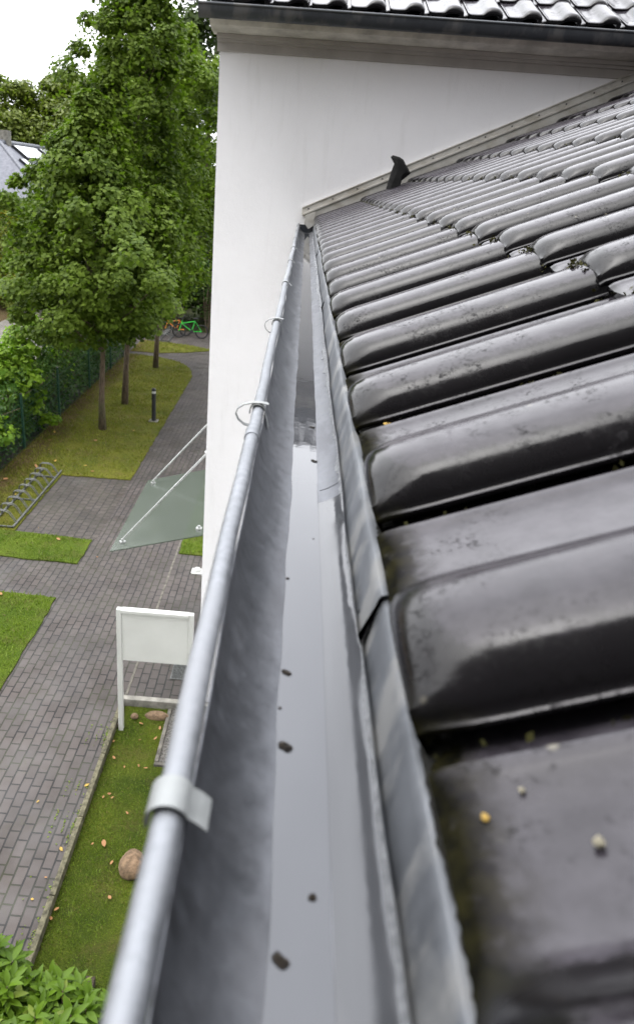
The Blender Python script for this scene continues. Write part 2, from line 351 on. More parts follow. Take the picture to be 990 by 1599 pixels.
def empty(name, label, cat, loc=(0, 0, 0), group=None):
    o = bpy.data.objects.new(name, None); C.objects.link(o); o.location = loc; o.empty_display_size = .2
    o['label'] = label; o['category'] = cat
    if group: o['group'] = group
    return o
def kids(o): return [c for c in bpy.data.objects if c.parent == o]
def copy_tree(o, parent=None):
    c = o.copy(); C.objects.link(c)
    if parent: c.parent = parent
    for k in kids(o): copy_tree(k, c)
    return c
def fast_mesh(name, V, nper, nface):          # V: (nface*nper,3) each face its own verts
    me = bpy.data.meshes.new(name); me.vertices.add(len(V)); me.vertices.foreach_set('co', V.astype(np.float32).ravel())
    me.loops.add(nface*nper); me.loops.foreach_set('vertex_index', np.arange(nface*nper, dtype=np.int32))
    me.polygons.add(nface); me.polygons.foreach_set('loop_start', np.arange(0, nface*nper, nper, dtype=np.int32))
    me.update(calc_edges=True); me.validate(); return me
MAPLE = np.array([(0, -.45), (.30, -.34), (.52, -.12), (.24, .04), (.36, .40), (.12, .24), (0, .62), (-.12, .24), (-.36, .40), (-.24, .04), (-.52, -.12), (-.30, -.34)])
STAR = np.array([(0, -.45), (.5, -.2), (.26, .08), (.3, .42), (0, .6), (-.3, .42), (-.26, .08), (-.5, -.2)])
OVAL = np.array([(0, -.5), (.26, -.2), (.24, .15), (0, .5), (-.24, .15), (-.26, -.2)])
RHOMB = np.array([(0, -.5), (.32, 0), (0, .5), (-.32, 0)])
def leaves(P, Nrm, size, shape, rg, curl=.15):
    n = len(P); Nrm = Nrm/np.linalg.norm(Nrm, axis=1, keepdims=True)
    a = rg.normal(size=(n, 3)); T = a-(a*Nrm).sum(1, keepdims=True)*Nrm; T /= np.linalg.norm(T, axis=1, keepdims=True)
    B = np.cross(Nrm, T); sz = size*rg.uniform(.65, 1.25, (n, 1))
    out = np.empty((n, len(shape), 3))
    for i, (x, y) in enumerate(shape):
        out[:, i] = P+sz*(x*B+y*T-curl*(abs(x)*1.3+y*y)*Nrm)
    return out.reshape(-1, 3)
def leaf_obj(name, P, Nrm, size, shape, mt, parent=None, seed=0, curl=.15, **tags):
    rg = np.random.default_rng(seed); V = leaves(P, Nrm, size, shape, rg, curl)
    return link(name, fast_mesh(name, V, len(shape), len(P)), mt, parent, **tags)
def crown_pts(base, z0, z1, R, prof, ncl, per, clr, rg, flat=.42, lean=(0, 0)):
    """clumps of leaves spread through the crown volume; returns leaf points, normals and clump centres"""
    t_ = rg.uniform(0, 1, ncl)**.9; ang = rg.uniform(0, 2*np.pi, ncl)
    rr = R*np.interp(t_, *zip(*prof))*np.sqrt(rg.uniform(.12, 1, ncl))*rg.uniform(.86, 1.1, ncl)
    q_ = rg.uniform(0, 6, 4); rr = rr*(1+.20*np.sin(3*ang+q_[0]+5*t_)+.16*np.sin(2*ang+q_[1]-9*t_)+.10*np.sin(5*ang+14*t_+q_[2]))
    cc = np.stack([base[0]+lean[0]*t_+rr*np.cos(ang), base[1]+lean[1]*t_+rr*np.sin(ang), z0+(z1-z0)*t_], 1)
    cs = clr*rg.uniform(.65, 1.3, ncl)*np.interp(t_, [0, .75, 1], [1, .85, .5])
    P = []; Nn = []
    k = int(ncl*per*.14); tt = rg.uniform(0, 1, k)**.9; aa = rg.uniform(0, 2*np.pi, k); ra = R*np.interp(tt, *zip(*prof))*rg.uniform(.3, 1.12, k)
    P.append(np.stack([base[0]+lean[0]*tt+ra*np.cos(aa), base[1]+lean[1]*tt+ra*np.sin(aa), z0+(z1-z0)*tt], 1)); Nn.append(rg.normal(size=(k, 3))*.6+np.array([0, 0, .8]))
    for c, s_ in zip(cc, cs):
        k = int(per*rg.uniform(.6, 1.35)); d = rg.normal(size=(k, 3)); d /= np.linalg.norm(d, axis=1, keepdims=True)
        r_ = rg.uniform(.25, 1, (k, 1))**.6; off = d*r_*s_*np.array([1, 1, flat]); off[:, 2] -= .35*(off[:, 0]**2+off[:, 1]**2)/s_*.8
        P.append(c+off); o_ = c-np.array([base[0], base[1], c[2]]); o_ = o_/(np.linalg.norm(o_)+.3)
        Nn.append(d*.55+np.array([0, 0, .75])+o_*.45+rg.normal(size=(k, 3))*.38)
    return np.concatenate(P), np.concatenate(Nn), cc
def tree(name, label, cat, base, z0, z1, R, mt, trunk_r=.12, ncl=110, per=150, clr=.55, leaf=.15, shape=STAR, seed=1,
         prof=((0, .45), (.15, .85), (.35, 1), (.6, .82), (.8, .5), (1, .08)), limbs=26, group=None, flat=.42, lean=(0, 0), z_ground=0.):
    rg = np.random.default_rng(seed); root = empty(name, label, cat, (base[0], base[1], z_ground), group)
    P, Nn, cc = crown_pts((0, 0), z0-z_ground, z1-z_ground, R, prof, ncl, per, clr, rg, flat, lean)
    leaf_obj('crown', P, Nn, leaf, shape, mt, root, seed)
    b_ = MB(); top = (z1-z_ground)*.88; n = 9
    wob = [(rg.normal()*.04*i, rg.normal()*.04*i) for i in range(n)]
    sp = [(lean[0]*i/(n-1)*.8+wob[i][0]*(i > 1), lean[1]*i/(n-1)*.8+wob[i][1]*(i > 1), top*i/(n-1)-.05) for i in range(n)]
    b_.tube(sp, [trunk_r*1.35]+[trunk_r*(1-.85*i/(n-1)) for i in range(1, n)], 10)
    idx = rg.choice(len(cc), min(limbs, len(cc)), replace=False)
    for i in idx:
        e = Vector(cc[i]); f = max(.02, min(.93, (e.z-.9-.25*math.hypot(e.x, e.y))/top)); f = max(f, (z0-z_ground)*.85/top)
        k = f*(n-1); a = int(k); s_ = Vector(sp[a]).lerp(Vector(sp[min(a+1, n-1)]), k-a); mid = s_.lerp(e, .5)+Vector((0, 0, -.12))
        r0 = trunk_r*.38*(1-f*.6); b_.tube([s_, mid, e], [r0, r0*.6, r0*.15], 5)
    b_.build('trunk', MT['bark'], root, smooth=True); return root

# ------------------------------------------------------------------ ground, paving, lawns
S = dict(kind='structure')
g = MB(); gs = 60; xs = np.linspace(-420, 420, gs)
g.add([(x, y, -.135) for y in xs for x in xs], [(j*gs+i, j*gs+i+1, (j+1)*gs+i+1, (j+1)*gs+i) for j in range(gs-1) for i in range(gs-1)])
g.build('ground', MT['field'], **S)
pv = MB(); pv.prism([(-9.6, -4), (-1.955, -4), (-1.955, 8.05), (-.95, 8.05), (-.95, 34.2), (-9.6, 34.2)], -.13, 0)
pv.build('footpath', MT['paver'], **S)
bay = MB(); bay.prism([(-5.12, 12.62), (-3.50, 12.62), (-3.50, 15.72), (-5.12, 15.72)], -.1, .004)
bay.build('parking_bay_paving', MT['paver3'], **S)
rd = MB(); rd.prism([(-13.2, -5), (-8.6, -5), (-8.6, 36.2), (-13.2, 36.9)], -.1, .012)
rd.build('road', MT['paver2'], **S)
def slab(name, poly, z, mt, seed=0):
    """lawn slab with a slightly uneven outline"""
    rg = random.Random(seed); out = []
    for i, p in enumerate(poly):
        q = poly[(i+1) % len(poly)]; d = math.dist(p, q); k = max(1, int(d/.12))
        nx, ny = (q[1]-p[1])/d, -(q[0]-p[0])/d
        for j in range(k):
            w_ = rg.uniform(-.014, .022) if j else 0
            out.append((p[0]+(q[0]-p[0])*j/k+nx*w_, p[1]+(q[1]-p[1])*j/k+ny*w_))
    m_ = MB(); m_.prism(out, -.12, z); m_.build(name, MT[mt], **S)
LA = [(-9.5, 1), (-3.60, 1), (-3.585, 10.38), (-9.5, 10.75)]
LB = [(-6.5, 11.72), (-3.58, 11.58), (-3.565, 12.55), (-5.15, 12.66), (-6.5, 12.7)]
LC = [(-6.55, 12.705), (-5.13, 12.665), (-5.13, 15.70), (-3.53, 15.72), (-3.54, 25.7), (-3.68, 26.6), (-3.98, 27.4), (-4.45, 28.0), (-5.2, 28.5), (-6.55, 28.7)]
LD = [(-6.5, 29.2), (-5.3, 29.25), (-4.5, 29.6), (-3.55, 30.25), (-3.42, 30.55), (-4.2, 31.05), (-5.6, 31.4), (-6.5, 31.5)]
LE = [(-1.86, 12.3), (-.96, 12.3), (-.96, 26), (-1.86, 26)]
LF = [(-1.895, 2.4), (-.5, 2.4), (-.5, 6.88), (-1.30, 6.88), (-1.30, 7.95), (-1.895, 7.95)]
slab('lawn', LA, .022, 'lawn2', 1); slab('lawn', LB, .022, 'lawn2', 2); slab('lawn', LC, .024, 'lawn', 3); slab('lawn', LD, .02, 'lawn', 4)
slab('lawn', LE, .02, 'lawn2', 5); slab('garden_bed', LF, -.085, 'moss', 6)
gv = MB(); gv.box(-1.245, .46, 6.95, 8.08, -.13, -.06); gv.box(-.5, .46, -3, 6.95, -.13, -.065); gv.build('gravel_strip', MT['gravel'], **S)
sb = MB(); sb.box(-4.4, -1.3, -1, 4.2, -.13, .02); sb.build('soil', MT['soil'], **S)

def inside(px, py, poly):
    c = np.zeros(len(px), bool); n = len(poly)
    for i in range(n):
        x1, y1 = poly[i]; x2, y2 = poly[(i+1) % n]
        if y1 == y2: continue
        k = ((y1 > py) != (y2 > py)) & (px < (x2-x1)*(py-y1)/(y2-y1)+x1); c ^= k
    return c
def blades(name, polys, z, dens, h, wd, mt, seed, label, ymax=99, xmin=-99):
    rg = np.random.default_rng(seed); PX = []; PY = []
    for poly in polys:
        a = np.array(poly); lo, hi = a.min(0)-.02, a.max(0)+.02; lo[0] = max(lo[0], xmin); hi[1] = min(hi[1], ymax)
        n = int((hi[0]-lo[0])*(hi[1]-lo[1])*dens); x = rg.uniform(lo[0], hi[0], n); y = rg.uniform(lo[1], hi[1], n)
        k = inside(x, y, poly); x, y = x[k], y[k]
        patch = np.sin(x*3.1+1.7*np.sin(y*2.3))*np.sin(y*2.7+x); k = rg.uniform(size=len(x)) < .55+.45*patch; PX.append(x[k]); PY.append(y[k])
    x = np.concatenate(PX); y = np.concatenate(PY); n = len(x); a = rg.uniform(0, 2*np.pi, n); hh = h*rg.uniform(.4, 1.3, n); ww = wd*rg.uniform(.6, 1.3, n)
    V = np.empty((n, 3, 3)); V[:, 0] = np.stack([x-np.cos(a)*ww, y-np.sin(a)*ww, np.full(n, z)], 1); V[:, 1] = np.stack([x+np.cos(a)*ww, y+np.sin(a)*ww, np.full(n, z)], 1)
    V[:, 2] = np.stack([x+rg.normal(size=n)*hh*.5, y+rg.normal(size=n)*hh*.5, z+hh], 1)
    link(name, fast_mesh(name, V.reshape(-1, 3), 3, n), MT[mt], kind='stuff', label=label, category='grass')
blades('grass', [LA, LB, LE], .02, 1100, .055, .009, 'blade', 11, 'short bright green grass growing on the nearer lawns', ymax=22, xmin=-6.6)
blades('grass', [LC, LD], .022, 650, .06, .012, 'blade2', 12, 'patchy yellow green grass growing under the maples')
blades('grass', [LF], -.087, 9000, .022, .005, 'blade', 13, 'mossy low grass growing in the narrow bed beside the kerb', ymax=7.95)

# kerbs
k = MB()
y = 2.0
while y < 7.93:
    L_ = min(.98, 7.93-y); k.box(-1.953, -1.897, y, y+L_-.006, -.13, .022); y += .986
k.build('path_kerb', MT['mosskerb'], bevel=.006, **S)
k = MB(); y = 8.07
while y < 12.2: k.box(-1.918, -1.882, y, y+.985, -.1, .006); y += .99
k.build('flush_kerb', MT['kerbdark'], bevel=.004, **S)
k = MB(); k.box(-1.95, -1.02, 7.955, 8.045, -.13, .03); k.box(-1.014, -.0, 7.955, 8.045, -.13, .03); k.build('step_kerb', MT['concrete'], bevel=.007, **S)
k = MB(); k.box(-1.297, .3, 6.885, 6.935, -.13, -.05); y = 6.94
while y < 7.9: k.box(-1.297, -1.248, y, min(y+.99, 7.95), -.13, -.045); y += .997
k.build('bed_edging', MT['kerbdark'], bevel=.005, **S)

# ------------------------------------------------------------------ main house: roof tiles, gutter, wall
house = empty('house', 'near house with black glazed pan tiled roof and zinc rain gutter full of water', 'house', (.6, 3, 0))
HO = Vector((-.6, -3, 0))
def hbuild(mb, name, mt, parent=house, **kw):
    # children of the house are written in world coordinates and shifted into the parent's frame
    off = Vector((0, 0, 0)); p = parent
    while p is not None: off += Vector(p.location); p = p.parent
    mb.v = [(x-off.x, y-off.y, z-off.z) for x, y, z in mb.v]
    return mb.build(name, MT[mt] if isinstance(mt, str) else mt, parent, **kw)
AL = rad(24.5); PITCH = .34; EXPO = .483
PROF_ = [(.012, -.006), (-.0115, -.0035), (-.0145, .0005), (-.0142, .0035), (-.0115, .0045), (-.0095, .0065), (-.0085, .0115), (-.0055, .0195), (.0015, .0295), (.012, .0395), (.028, .048), (.050, .0535), (.072, .056), (.090, .0562),
        (.110, .0545), (.130, .049), (.148, .040), (.163, .028), (.176, .016), (.190, .0065), (.205, .002)]
PROF = [(u*.86 if u > .001 else u, h*.9 if h > .01 else h) for u, h in PROF_]+[(.195, 0), (.23, -.001), (.265, -.001), (.281, .0025), (.288, .0055), (.293, .0045), (.296, -.010), (.33, -.020), (.375, -.020)]
SS = [0, .003, .010, .022, .040, .062, .09, .14, .25, .40, .535]
def tile_mesh(mb, cols, rows, o, U, Sx, H, rg):
    """o: eave corner, U: direction of growing tile width, Sx: up the slope, H: roof normal"""
    for c in range(*cols):
        for r in range(*rows):
            ju, js, jh, jr = rg.uniform(-.0015, .0015), rg.uniform(-.004, .004), rg.uniform(-.001, .0012), rg.uniform(-.004, .004)
            P = []; n = len(PROF)
            for si, s_ in enumerate([-1]+SS):
                first = s_ < 0; s0 = max(s_, 0)
                nose = min(1, s0/.060); f = .46+.54*math.sqrt(max(0, 1-(1-nose)**2)); edge = -.004*max(0, 1-s0/.012)
                lift = .026*(1-s0/.535)
                for (u, h) in PROF:
                    hh = (h*f if h > .02 else h*(f if .02 > h > .0 and u < .2 and u > .01 else 1))+lift+jh+edge
                    # rounded corner of the roll at the nose: the near flank sweeps inwards
                    uu = u+.018*(1-nose)**2*max(0, min(1, (.06-u)/.04))*(1 if u > .004 else .35)
                    sx_ = s0
                    if first: hh -= .024; sx_ = .004
                    p = o+U*(c*PITCH+uu+ju+jr*s0)+Sx*(r*EXPO+sx_+js)+H*hh
                    P.append(p)
            m_ = len(SS)+1
            mb.add(P, [(i*n+k_, i*n+k_+1, (i+1)*n+k_+1, (i+1)*n+k_) for i in range(m_-1) for k_ in range(n-1)])
rg = random.Random(3)
tl = MB()
tile_mesh(tl, (-5, 23), (0, 12), Vector((.112, .400, CAMZ-.352)), Vector((0, 1, 0)), Vector((math.cos(AL), 0, math.sin(AL))), Vector((-math.sin(AL), 0, math.cos(AL))), rg)
hbuild(tl, 'roof_tiles', 'tile', smooth='edge')
# underlay, ridge, far slope, soffit
RZ = CAMZ-.37
ux = lambda x: RZ+(x-.13)*math.tan(AL)
ud = MB(); ud.extrude([(.16, ux(.16)-.06), (5.4, ux(5.4)-.06), (10.7, ux(.16)-.06), (10.7, ux(.16)-.20), (.40, ux(.16)-.20)], 'Y', -1.6, 8.08); hbuild(ud, 'roof_base', 'fascia')
rg_ = MB(); 
for i in range(26): rg_.tube([(5.42, -1.4+i*.365, ux(5.4)+.03), (5.42, -1.03+i*.365, ux(5.4)+.045)], [.10, .115], 12)
hbuild(rg_, 'ridge_tiles', 'tile', smooth='edge')
wl = MB(); wl.box(.46, 10.2, -1.4, 8.07, -.1, RZ-.2); hbuild(wl, 'wall', 'plaster')

mb = MB(); mb.box(-1.9, 6.5, -2.6, -.5, 0, 10.9); MT['blocker'] = simple('dark_blocker', (.03, .03, .033), .7, 0, .3, 3, .3); hbuild(mb, 'added_light_blocker', 'blocker')  # unseen dark block added behind the camera to darken the near tile flanks
# gutter
GC = (.034, CAMZ-.365); GR = .077
def arc(cx, cz, r, a0, a1, n): return [(cx+r*math.cos(a0+(a1-a0)*i/n), cz+r*math.sin(a0+(a1-a0)*i/n)) for i in range(n+1)]
def gutter_section(mb, r, y0, y1, n=28, bead=True, dz=0., step=.08):
    ins = arc(GC[0], GC[1]+dz, r, math.pi, 2*math.pi, n); out = list(reversed(arc(GC[0], GC[1]+dz, r+.0014, math.pi, 2*math.pi, n)))
    prof = ins+out; ys = [y0]
    while ys[-1] < y1-1e-6: ys.append(min(y1, ys[-1]+step))
    P = []; rgx = random.Random(int(r*1e5))
    for y_ in ys:
        w1 = .0012*math.sin(y_*5.3+1)+.0007*math.sin(y_*17)
        for (x, z) in prof:
            k_ = max(0, (GC[0]-x)/r); P.append((x+w1*k_, y_, z+w1*.3))
    m_ = len(prof); F = [(j*m_+i, j*m_+(i+1) % m_, (j+1)*m_+(i+1) % m_, (j+1)*m_+i) for j in range(len(ys)-1) for i in range(m_)]
    F += [tuple(range(m_)), tuple(reversed(range((len(ys)-1)*m_, len(ys)*m_)))]
    mb.add(P, F)
gut = MB(); gutter_section(gut, GR, -1.3, 8.04)
gu = hbuild(gut, 'gutter', 'zinc', smooth='edge')
bd = MB(); ys = np.arange(-1.3, 8.05, .06)
BX, BZ, BR = -.0545, CAMZ-.3615, .0103
bd.tube([(BX+.0012*math.sin(y_*5.3+1)+.0005*math.sin(y_*23), y_, BZ) for y_ in ys], [BR*(1+.015*math.sin(y_*31)) for y_ in ys], 18)
hbuild(bd, 'bead', 'bead', gu, smooth=True)
for sy in (1.10, 4.6):     # soldered joint lips
    j = MB()
    prof = arc(GC[0], GC[1], GR+.0005, math.pi*1.6, 2*math.pi, 24)+list(reversed(arc(GC[0], GC[1], GR-.0008, math.pi*1.6, 2*math.pi, 24)))
    j.extrude(prof, 'Y', sy-.02, sy+.006); hbuild(j, 'soldered_joint', 'zinc', gu, smooth='edge')
    j = MB(); j.tube([(BX, sy-.02, BZ), (BX, sy+.02, BZ)], BR+.0012, 18); hbuild(j, 'bead_sleeve', 'bead', gu, smooth='edge')
ec = MB(); ec.extrude(arc(GC[0], GC[1], GR+.004, math.pi, 2*math.pi, 24), 'Y', 8.04, 8.055); hbuild(ec, 'end_cap', 'darkzinc', gu)
for i, by in enumerate((-.55, .345, 1.236, 2.12, 3.03, 3.95, 4.85, 5.75, 6.65, 7.55)):
    # gutter bracket: strap under the bowl, clip folded over the bead
    s_ = MB(); o_ = arc(GC[0], GC[1], GR+.006, math.pi, 2*math.pi, 22); i_ = list(reversed(arc(GC[0], GC[1], GR+.009, math.pi, 2*math.pi, 22)))
    s_.extrude(o_+i_, 'Y', by-.014, by+.014); br = hbuild(s_, 'bracket', 'clip', gu, smooth='edge')
    c_ = MB()
    if i in (2, 3):      # spring clip standing proud of the bead on the outside
        q = [(-.036, -.3475), (-.048, -.3455), (-.062, -.346), (-.078, -.350), (-.089, -.358), (-.0925, -.368), (-.088, -.378), (-.078, -.386), (-.068, -.388)]
        if i == 3: q = [(x*.9-.006 if x < -.06 else x, z) for x, z in q]
        th = .0012; hw = .0065
        for sgn, yy in ((1, by),):
            P = []
            for x, z in q: P += [(x, yy-hw, CAMZ+z), (x, yy+hw, CAMZ+z), (x*.985-.0002, yy+hw, CAMZ+z-th), (x*.985-.0002, yy-hw, CAMZ+z-th)]
            F = []
            for a in range(len(q)-1):
                for b_ in range(4): F.append((a*4+b_, a*4+(b_+1) % 4, (a+1)*4+(b_+1) % 4, (a+1)*4+b_))
            F += [(0, 1, 2, 3), tuple(len(P)-1-t_ for t_ in range(4))]; c_.add(P, F)
        hw = .010; a1, a0 = rad(-15), rad(195)
        q2 = arc(BX, BZ, BR+.0022, a0, a1, 14)+[(-.038, BZ-.014), (-.0345, BZ-.028)]
    else:
        hw = .013; q2 = arc(BX, BZ, BR+.0022, rad(200), rad(20), 14)+[(-.037, BZ+.001), (-.031, BZ-.004)]
    P = []; F = []
    for x, z in q2:
        d = Vector((x-BX, 0, z-BZ)).normalized()*.0016
        P += [(x, by-hw, z), (x, by+hw, z), (x+d.x, by+hw, z+d.z), (x+d.x, by-hw, z+d.z)]
    for a in range(len(q2)-1):
        for b_ in range(4): F.append((a*4+b_, a*4+(b_+1) % 4, (a+1)*4+(b_+1) % 4, (a+1)*4+b_))
    F += [(3, 2, 1, 0), tuple(len(P)-4+t_ for t_ in range(4))]; c_.add(P, F); hbuild(c_, 'clip', 'clip', gu, smooth='edge')
# drip edge sheets hanging over the back of the gutter
def drip(y0, y1, off, name='drip_edge_sheet'):
    Z = lambda z: CAMZ+z
    base = [(.165, -.343), (.124, -.352), (.111, -.3535), (.106, -.3545), (.1035, -.358), (.1015, -.366), (.0925, -.412), (.0885, -.4005)]
    up = [(x-off, z+off) for x, z in base]; th = .0013
    lo = [(x+th*.8, z-th) for x, z in reversed(up)]
    prof = [(x, Z(z)) for x, z in up+lo]; mb = MB(); ys_ = list(np.arange(y0, y1, .07))+[y1]; P = []
    for y_ in ys_:
        for i, (x, z) in enumerate(prof):
            j_ = .0012*math.sin(y_*9+off*900)+.0006*math.sin(y_*27); dd = 1 if 5 <= i <= 10 else .4
            P.append((x+j_*dd, y_, z))
    m_ = len(prof); F = [(j*m_+i, j*m_+(i+1) % m_, (j+1)*m_+(i+1) % m_, (j+1)*m_+i) for j in range(len(ys_)-1) for i in range(m_)]
    F += [tuple(range(m_)), tuple(reversed(range((len(ys_)-1)*m_, len(ys_)*m_)))]; mb.add(P, F)
    return hbuild(mb, name, 'drip', smooth='edge')
drip(-1.3, .66, 0.); drip(.612, 2.72, .0042); drip(2.66, 4.9, 0.); drip(4.84, 8.03, .0022)
# irregular lime and silt crust where the drip sheet meets the bowl
cr = MB(); P = []; F = []; ys = np.arange(-.2, 7.9, .006); rgc = np.random.default_rng(5); wv = np.cumsum(rgc.normal(size=len(ys)))*.0009; wv -= np.convolve(np.pad(wv, 40, 'edge'), np.ones(81)/81, 'valid')
for i, y_ in enumerate(ys):
    wdt = .005+abs(wv[i])*1.8+.0035*(1+math.sin(y_*4.1))+.0012*rgc.random(); a1 = rad(-40); a0 = a1-wdt/GR
    for a in (a0, (a0+a1)/2, a1+.05): P.append((GC[0]+(GR-.0009)*math.cos(a), y_, GC[1]+(GR-.0009)*math.sin(a)))
for i in range(len(ys)-1):
    for k_ in range(2): F.append((i*3+k_, i*3+k_+1, (i+1)*3+k_+1, (i+1)*3+k_))
cr.add(P, F); MT['crust'] = simple('lime_crust', (.26, .27, .285), .65, .2, .35, 120, .6, dist=.002)
hbuild(cr, 'silt_line', 'crust', gu)
# dirt packed between the drip sheet and the lowest tiles
dp = MB(); P = []; F = []; ys = np.arange(-.3, 8.0, .006); rgd = np.random.default_rng(44)
for y_ in ys:
    e = .0015*math.sin(y_*31)+rgd.normal()*.0007
    P += [(.1095+e, y_, CAMZ-.3505), (.1125+e, y_, CAMZ-.347+rgd.normal()*.0008), (.118, y_, CAMZ-.3435+rgd.normal()*.0014), (.127+e, y_, CAMZ-.340+rgd.normal()*.001), (.15, y_, CAMZ-.339)]
for i in range(len(ys)-1):
    for k_ in range(4): F.append((i*5+k_, i*5+k_+1, (i+1)*5+k_+1, (i+1)*5+k_))
dp.add(P, F); MT['dirt'] = simple('mossy_dirt', (.014, .013, .007), .95, 0, .7, 60, 1., dist=.004); dp.build('moss', MT['dirt'], kind='stuff', label='dark mossy dirt packed along the drip edge under the tiles', category='moss')
# water
WZ = CAMZ-.365-.0732
wt = MB(); P = []; F = []; ys = np.arange(-1.25, 7.86, .02)
for y_ in ys:
    e = .0011*math.sin(y_*7.1)+.0007*math.sin(y_*19+1)+.0006*math.sin(y_*43)
    xl, xr = .0125+e, .0555-e*.6
    for j in range(5): P.append((xl+(xr-xl)*j/4, y_, WZ+(.0003 if 0 < j < 4 else 0)))
for i in range(len(ys)-1):
    for k_ in range(4): F.append((i*5+k_, i*5+k_+1, (i+1)*5+k_+1, (i+1)*5+k_))
wt.add(P, F); wt.build('water', MT['water'], smooth=True, kind='structure')

wf = MB(); P = []; F = []; ys = np.arange(-1.25, 1.035, .006); wv2 = np.cumsum(np.random.default_rng(17).normal(size=len(ys)))*.0011; wv2 -= np.convolve(np.pad(wv2, 30, 'edge'), np.ones(61)/61, 'valid')
for i, y_ in enumerate(ys):
    a1 = rad(-43)+wv2[i]*6; a0 = rad(-73.8)
    for j in range(9):
        a = a0+(a1-a0)*j/8; rr = GR-.0010-(.0004 if j < 8 else -.0006); P.append((GC[0]+rr*math.cos(a), y_, GC[1]+rr*math.sin(a)))
for i in range(len(ys)-1):
    for k_ in range(8): F.append((i*9+k_, i*9+k_+1, (i+1)*9+k_+1, (i+1)*9+k_))
wf.add(P, F); wf.build('water', MT['wetzinc'], smooth=True, kind='structure')
# ------------------------------------------------------------------ white wing at the end of the gutter
wing = empty('building', 'tall white rendered wing with grey cornice and black roll tiled roof', 'building', (2.5, 9.6, 0))
def wb(mb, name, mt, parent=wing, **kw): return hbuild(mb, name, mt, parent, **kw)
mb = MB(); mb.box(-.925, 6.2, 8.10, 11.3, -.1, CAMZ+1.25); wb(mb, 'wall', 'plaster')
mb = MB(); mb.extrude([(8.12, CAMZ+1.102), (8.078, CAMZ+1.104), (8.074, CAMZ+1.172), (8.050, CAMZ+1.176), (8.048, CAMZ+1.198), (8.02, CAMZ+1.204), (8.015, CAMZ+1.236), (8.12, CAMZ+1.236)], 'X', -.948, 6.2); wb(mb, 'cornice', 'cornice')
mb = MB(); mb.extrude([(8.12, CAMZ+1.238), (7.95, CAMZ+1.238), (7.78, CAMZ+1.262), (7.745, CAMZ+1.30), (7.745, CAMZ+1.40), (8.12, CAMZ+1.5)], 'X', -.985, 6.3); wb(mb, 'fascia', 'fascia')
WG = (7.665, CAMZ+1.385)
mb = MB(); n = 24; ins = [(WG[0]+.066*math.cos(a), WG[1]+.066*math.sin(a)) for a in np.linspace(math.pi, 2*math.pi, n)]
out = [(WG[0]+.069*math.cos(a), WG[1]+.098*math.sin(a)) for a in np.linspace(2*math.pi, math.pi, n)]
mb.extrude(ins+out, 'X', -1.07, 6.4); wg = wb(mb, 'gutter', 'darkzinc', smooth='edge')
mb = MB(); mb.tube([(-1.07, WG[0]-.072, WG[1]+.003), (6.4, WG[0]-.072, WG[1]+.003)], .0105, 12); wb(mb, 'bead', 'darkzinc', wg, smooth=True)
mb = MB(); mb.extrude([(WG[0]+.069*math.cos(a), WG[1]+.098*math.sin(a)) for a in np.linspace(2*math.pi, math.pi, n)], 'X', -1.073, -1.068); wb(mb, 'end_cap', 'darkzinc', wg)
for jx in (-.70, .08, .875, 1.67, 2.476, 3.27):
    mb = MB(); a_ = np.linspace(2*math.pi-.1, math.pi, 20)
    pr = [(WG[0]+.0705*math.cos(a), WG[1]+.0995*math.sin(a)) for a in a_]+[(WG[0]+.068*math.cos(a), WG[1]+.097*math.sin(a)) for a in a_[::-1]]
    mb.extrude(pr, 'X', jx-.012, jx+.012); wb(mb, 'joint', 'darkzinc', wg, smooth='edge')
AL2 = rad(25)
tl = MB(); rg = random.Random(9)
tile_mesh(tl, (0, 22), (0, 4), Vector((6.33, 7.70, CAMZ+1.43)), Vector((-1, 0, 0)), Vector((0, math.cos(AL2), math.sin(AL2))), Vector((0, -math.sin(AL2), math.cos(AL2))), rg)
wb(tl, 'roof_tiles', 'tile', smooth='edge')
mb = MB(); zz = CAMZ+1.40; mb.extrude([(7.78, zz), (9.46, zz+.80), (11.5, zz-.15), (11.5, zz-.25), (8.0, zz-.06)], 'X', -1.0, 6.3); wb(mb, 'roof_base', 'roofgrey')
mb = MB()
for i in range(20): mb.tube([(6.3-i*.37, 9.47, zz+.82), (5.93-i*.37, 9.47, zz+.835)], [.10, .115], 12)
wb(mb, 'ridge_tiles', 'tile', smooth='edge')
# stepped abutment flashing along the wall
tx = lambda x: CAMZ-.21+(x+.033)*.459
fl = MB()
def strip(mb, x0, x1, za, zb, ya, yb):   # a sloping bar between za..zb above the flashing line
    P = [(x, y_, tx(x)+z) for x in (x0, x1) for y_ in (ya, yb) for z in (za, zb)]
    mb.add(P, [(0, 1, 3, 2), (4, 6, 7, 5), (0, 4, 5, 1), (2, 3, 7, 6), (0, 2, 6, 4), (1, 5, 7, 3)])
strip(fl, -.033, 5.6, -.060, 0, 8.072, 8.098); strip(fl, -.028, 5.6, -.075, -.055, 8.045, 8.098); strip(fl, -.033, 5.6, -.004, .008, 8.060, 8.098)
strip(fl, -.0, 5.6, -.30, -.07, 8.062, 8.096)
fs = wb(fl, 'flashing', 'flash', bevel=.003)
fl = MB(); P = [(.0, 8.0, tx(0)-.085), (.10, 8.0, tx(.1)-.085), (.10, 8.0, CAMZ-.36), (.045, 8.0, CAMZ-.40), (.012, 8.0, CAMZ-.36)]
fl.add(P+[(x, 8.03, z) for x, _, z in P], [(0, 1, 2, 3, 4), (9, 8, 7, 6, 5)]+[(i, (i+1) % 5, 5+(i+1) % 5, 5+i) for i in range(5)]); wb(fl, 'flashing_end', 'flash', bevel=.002)
for i in range(22):
    x = .03+i*.235; mb = MB(); mb.ball((x, 8.068, tx(x)-.032), .0075, (1, .6, 1)); wb(mb, 'screw', 'black', fs, smooth=True)

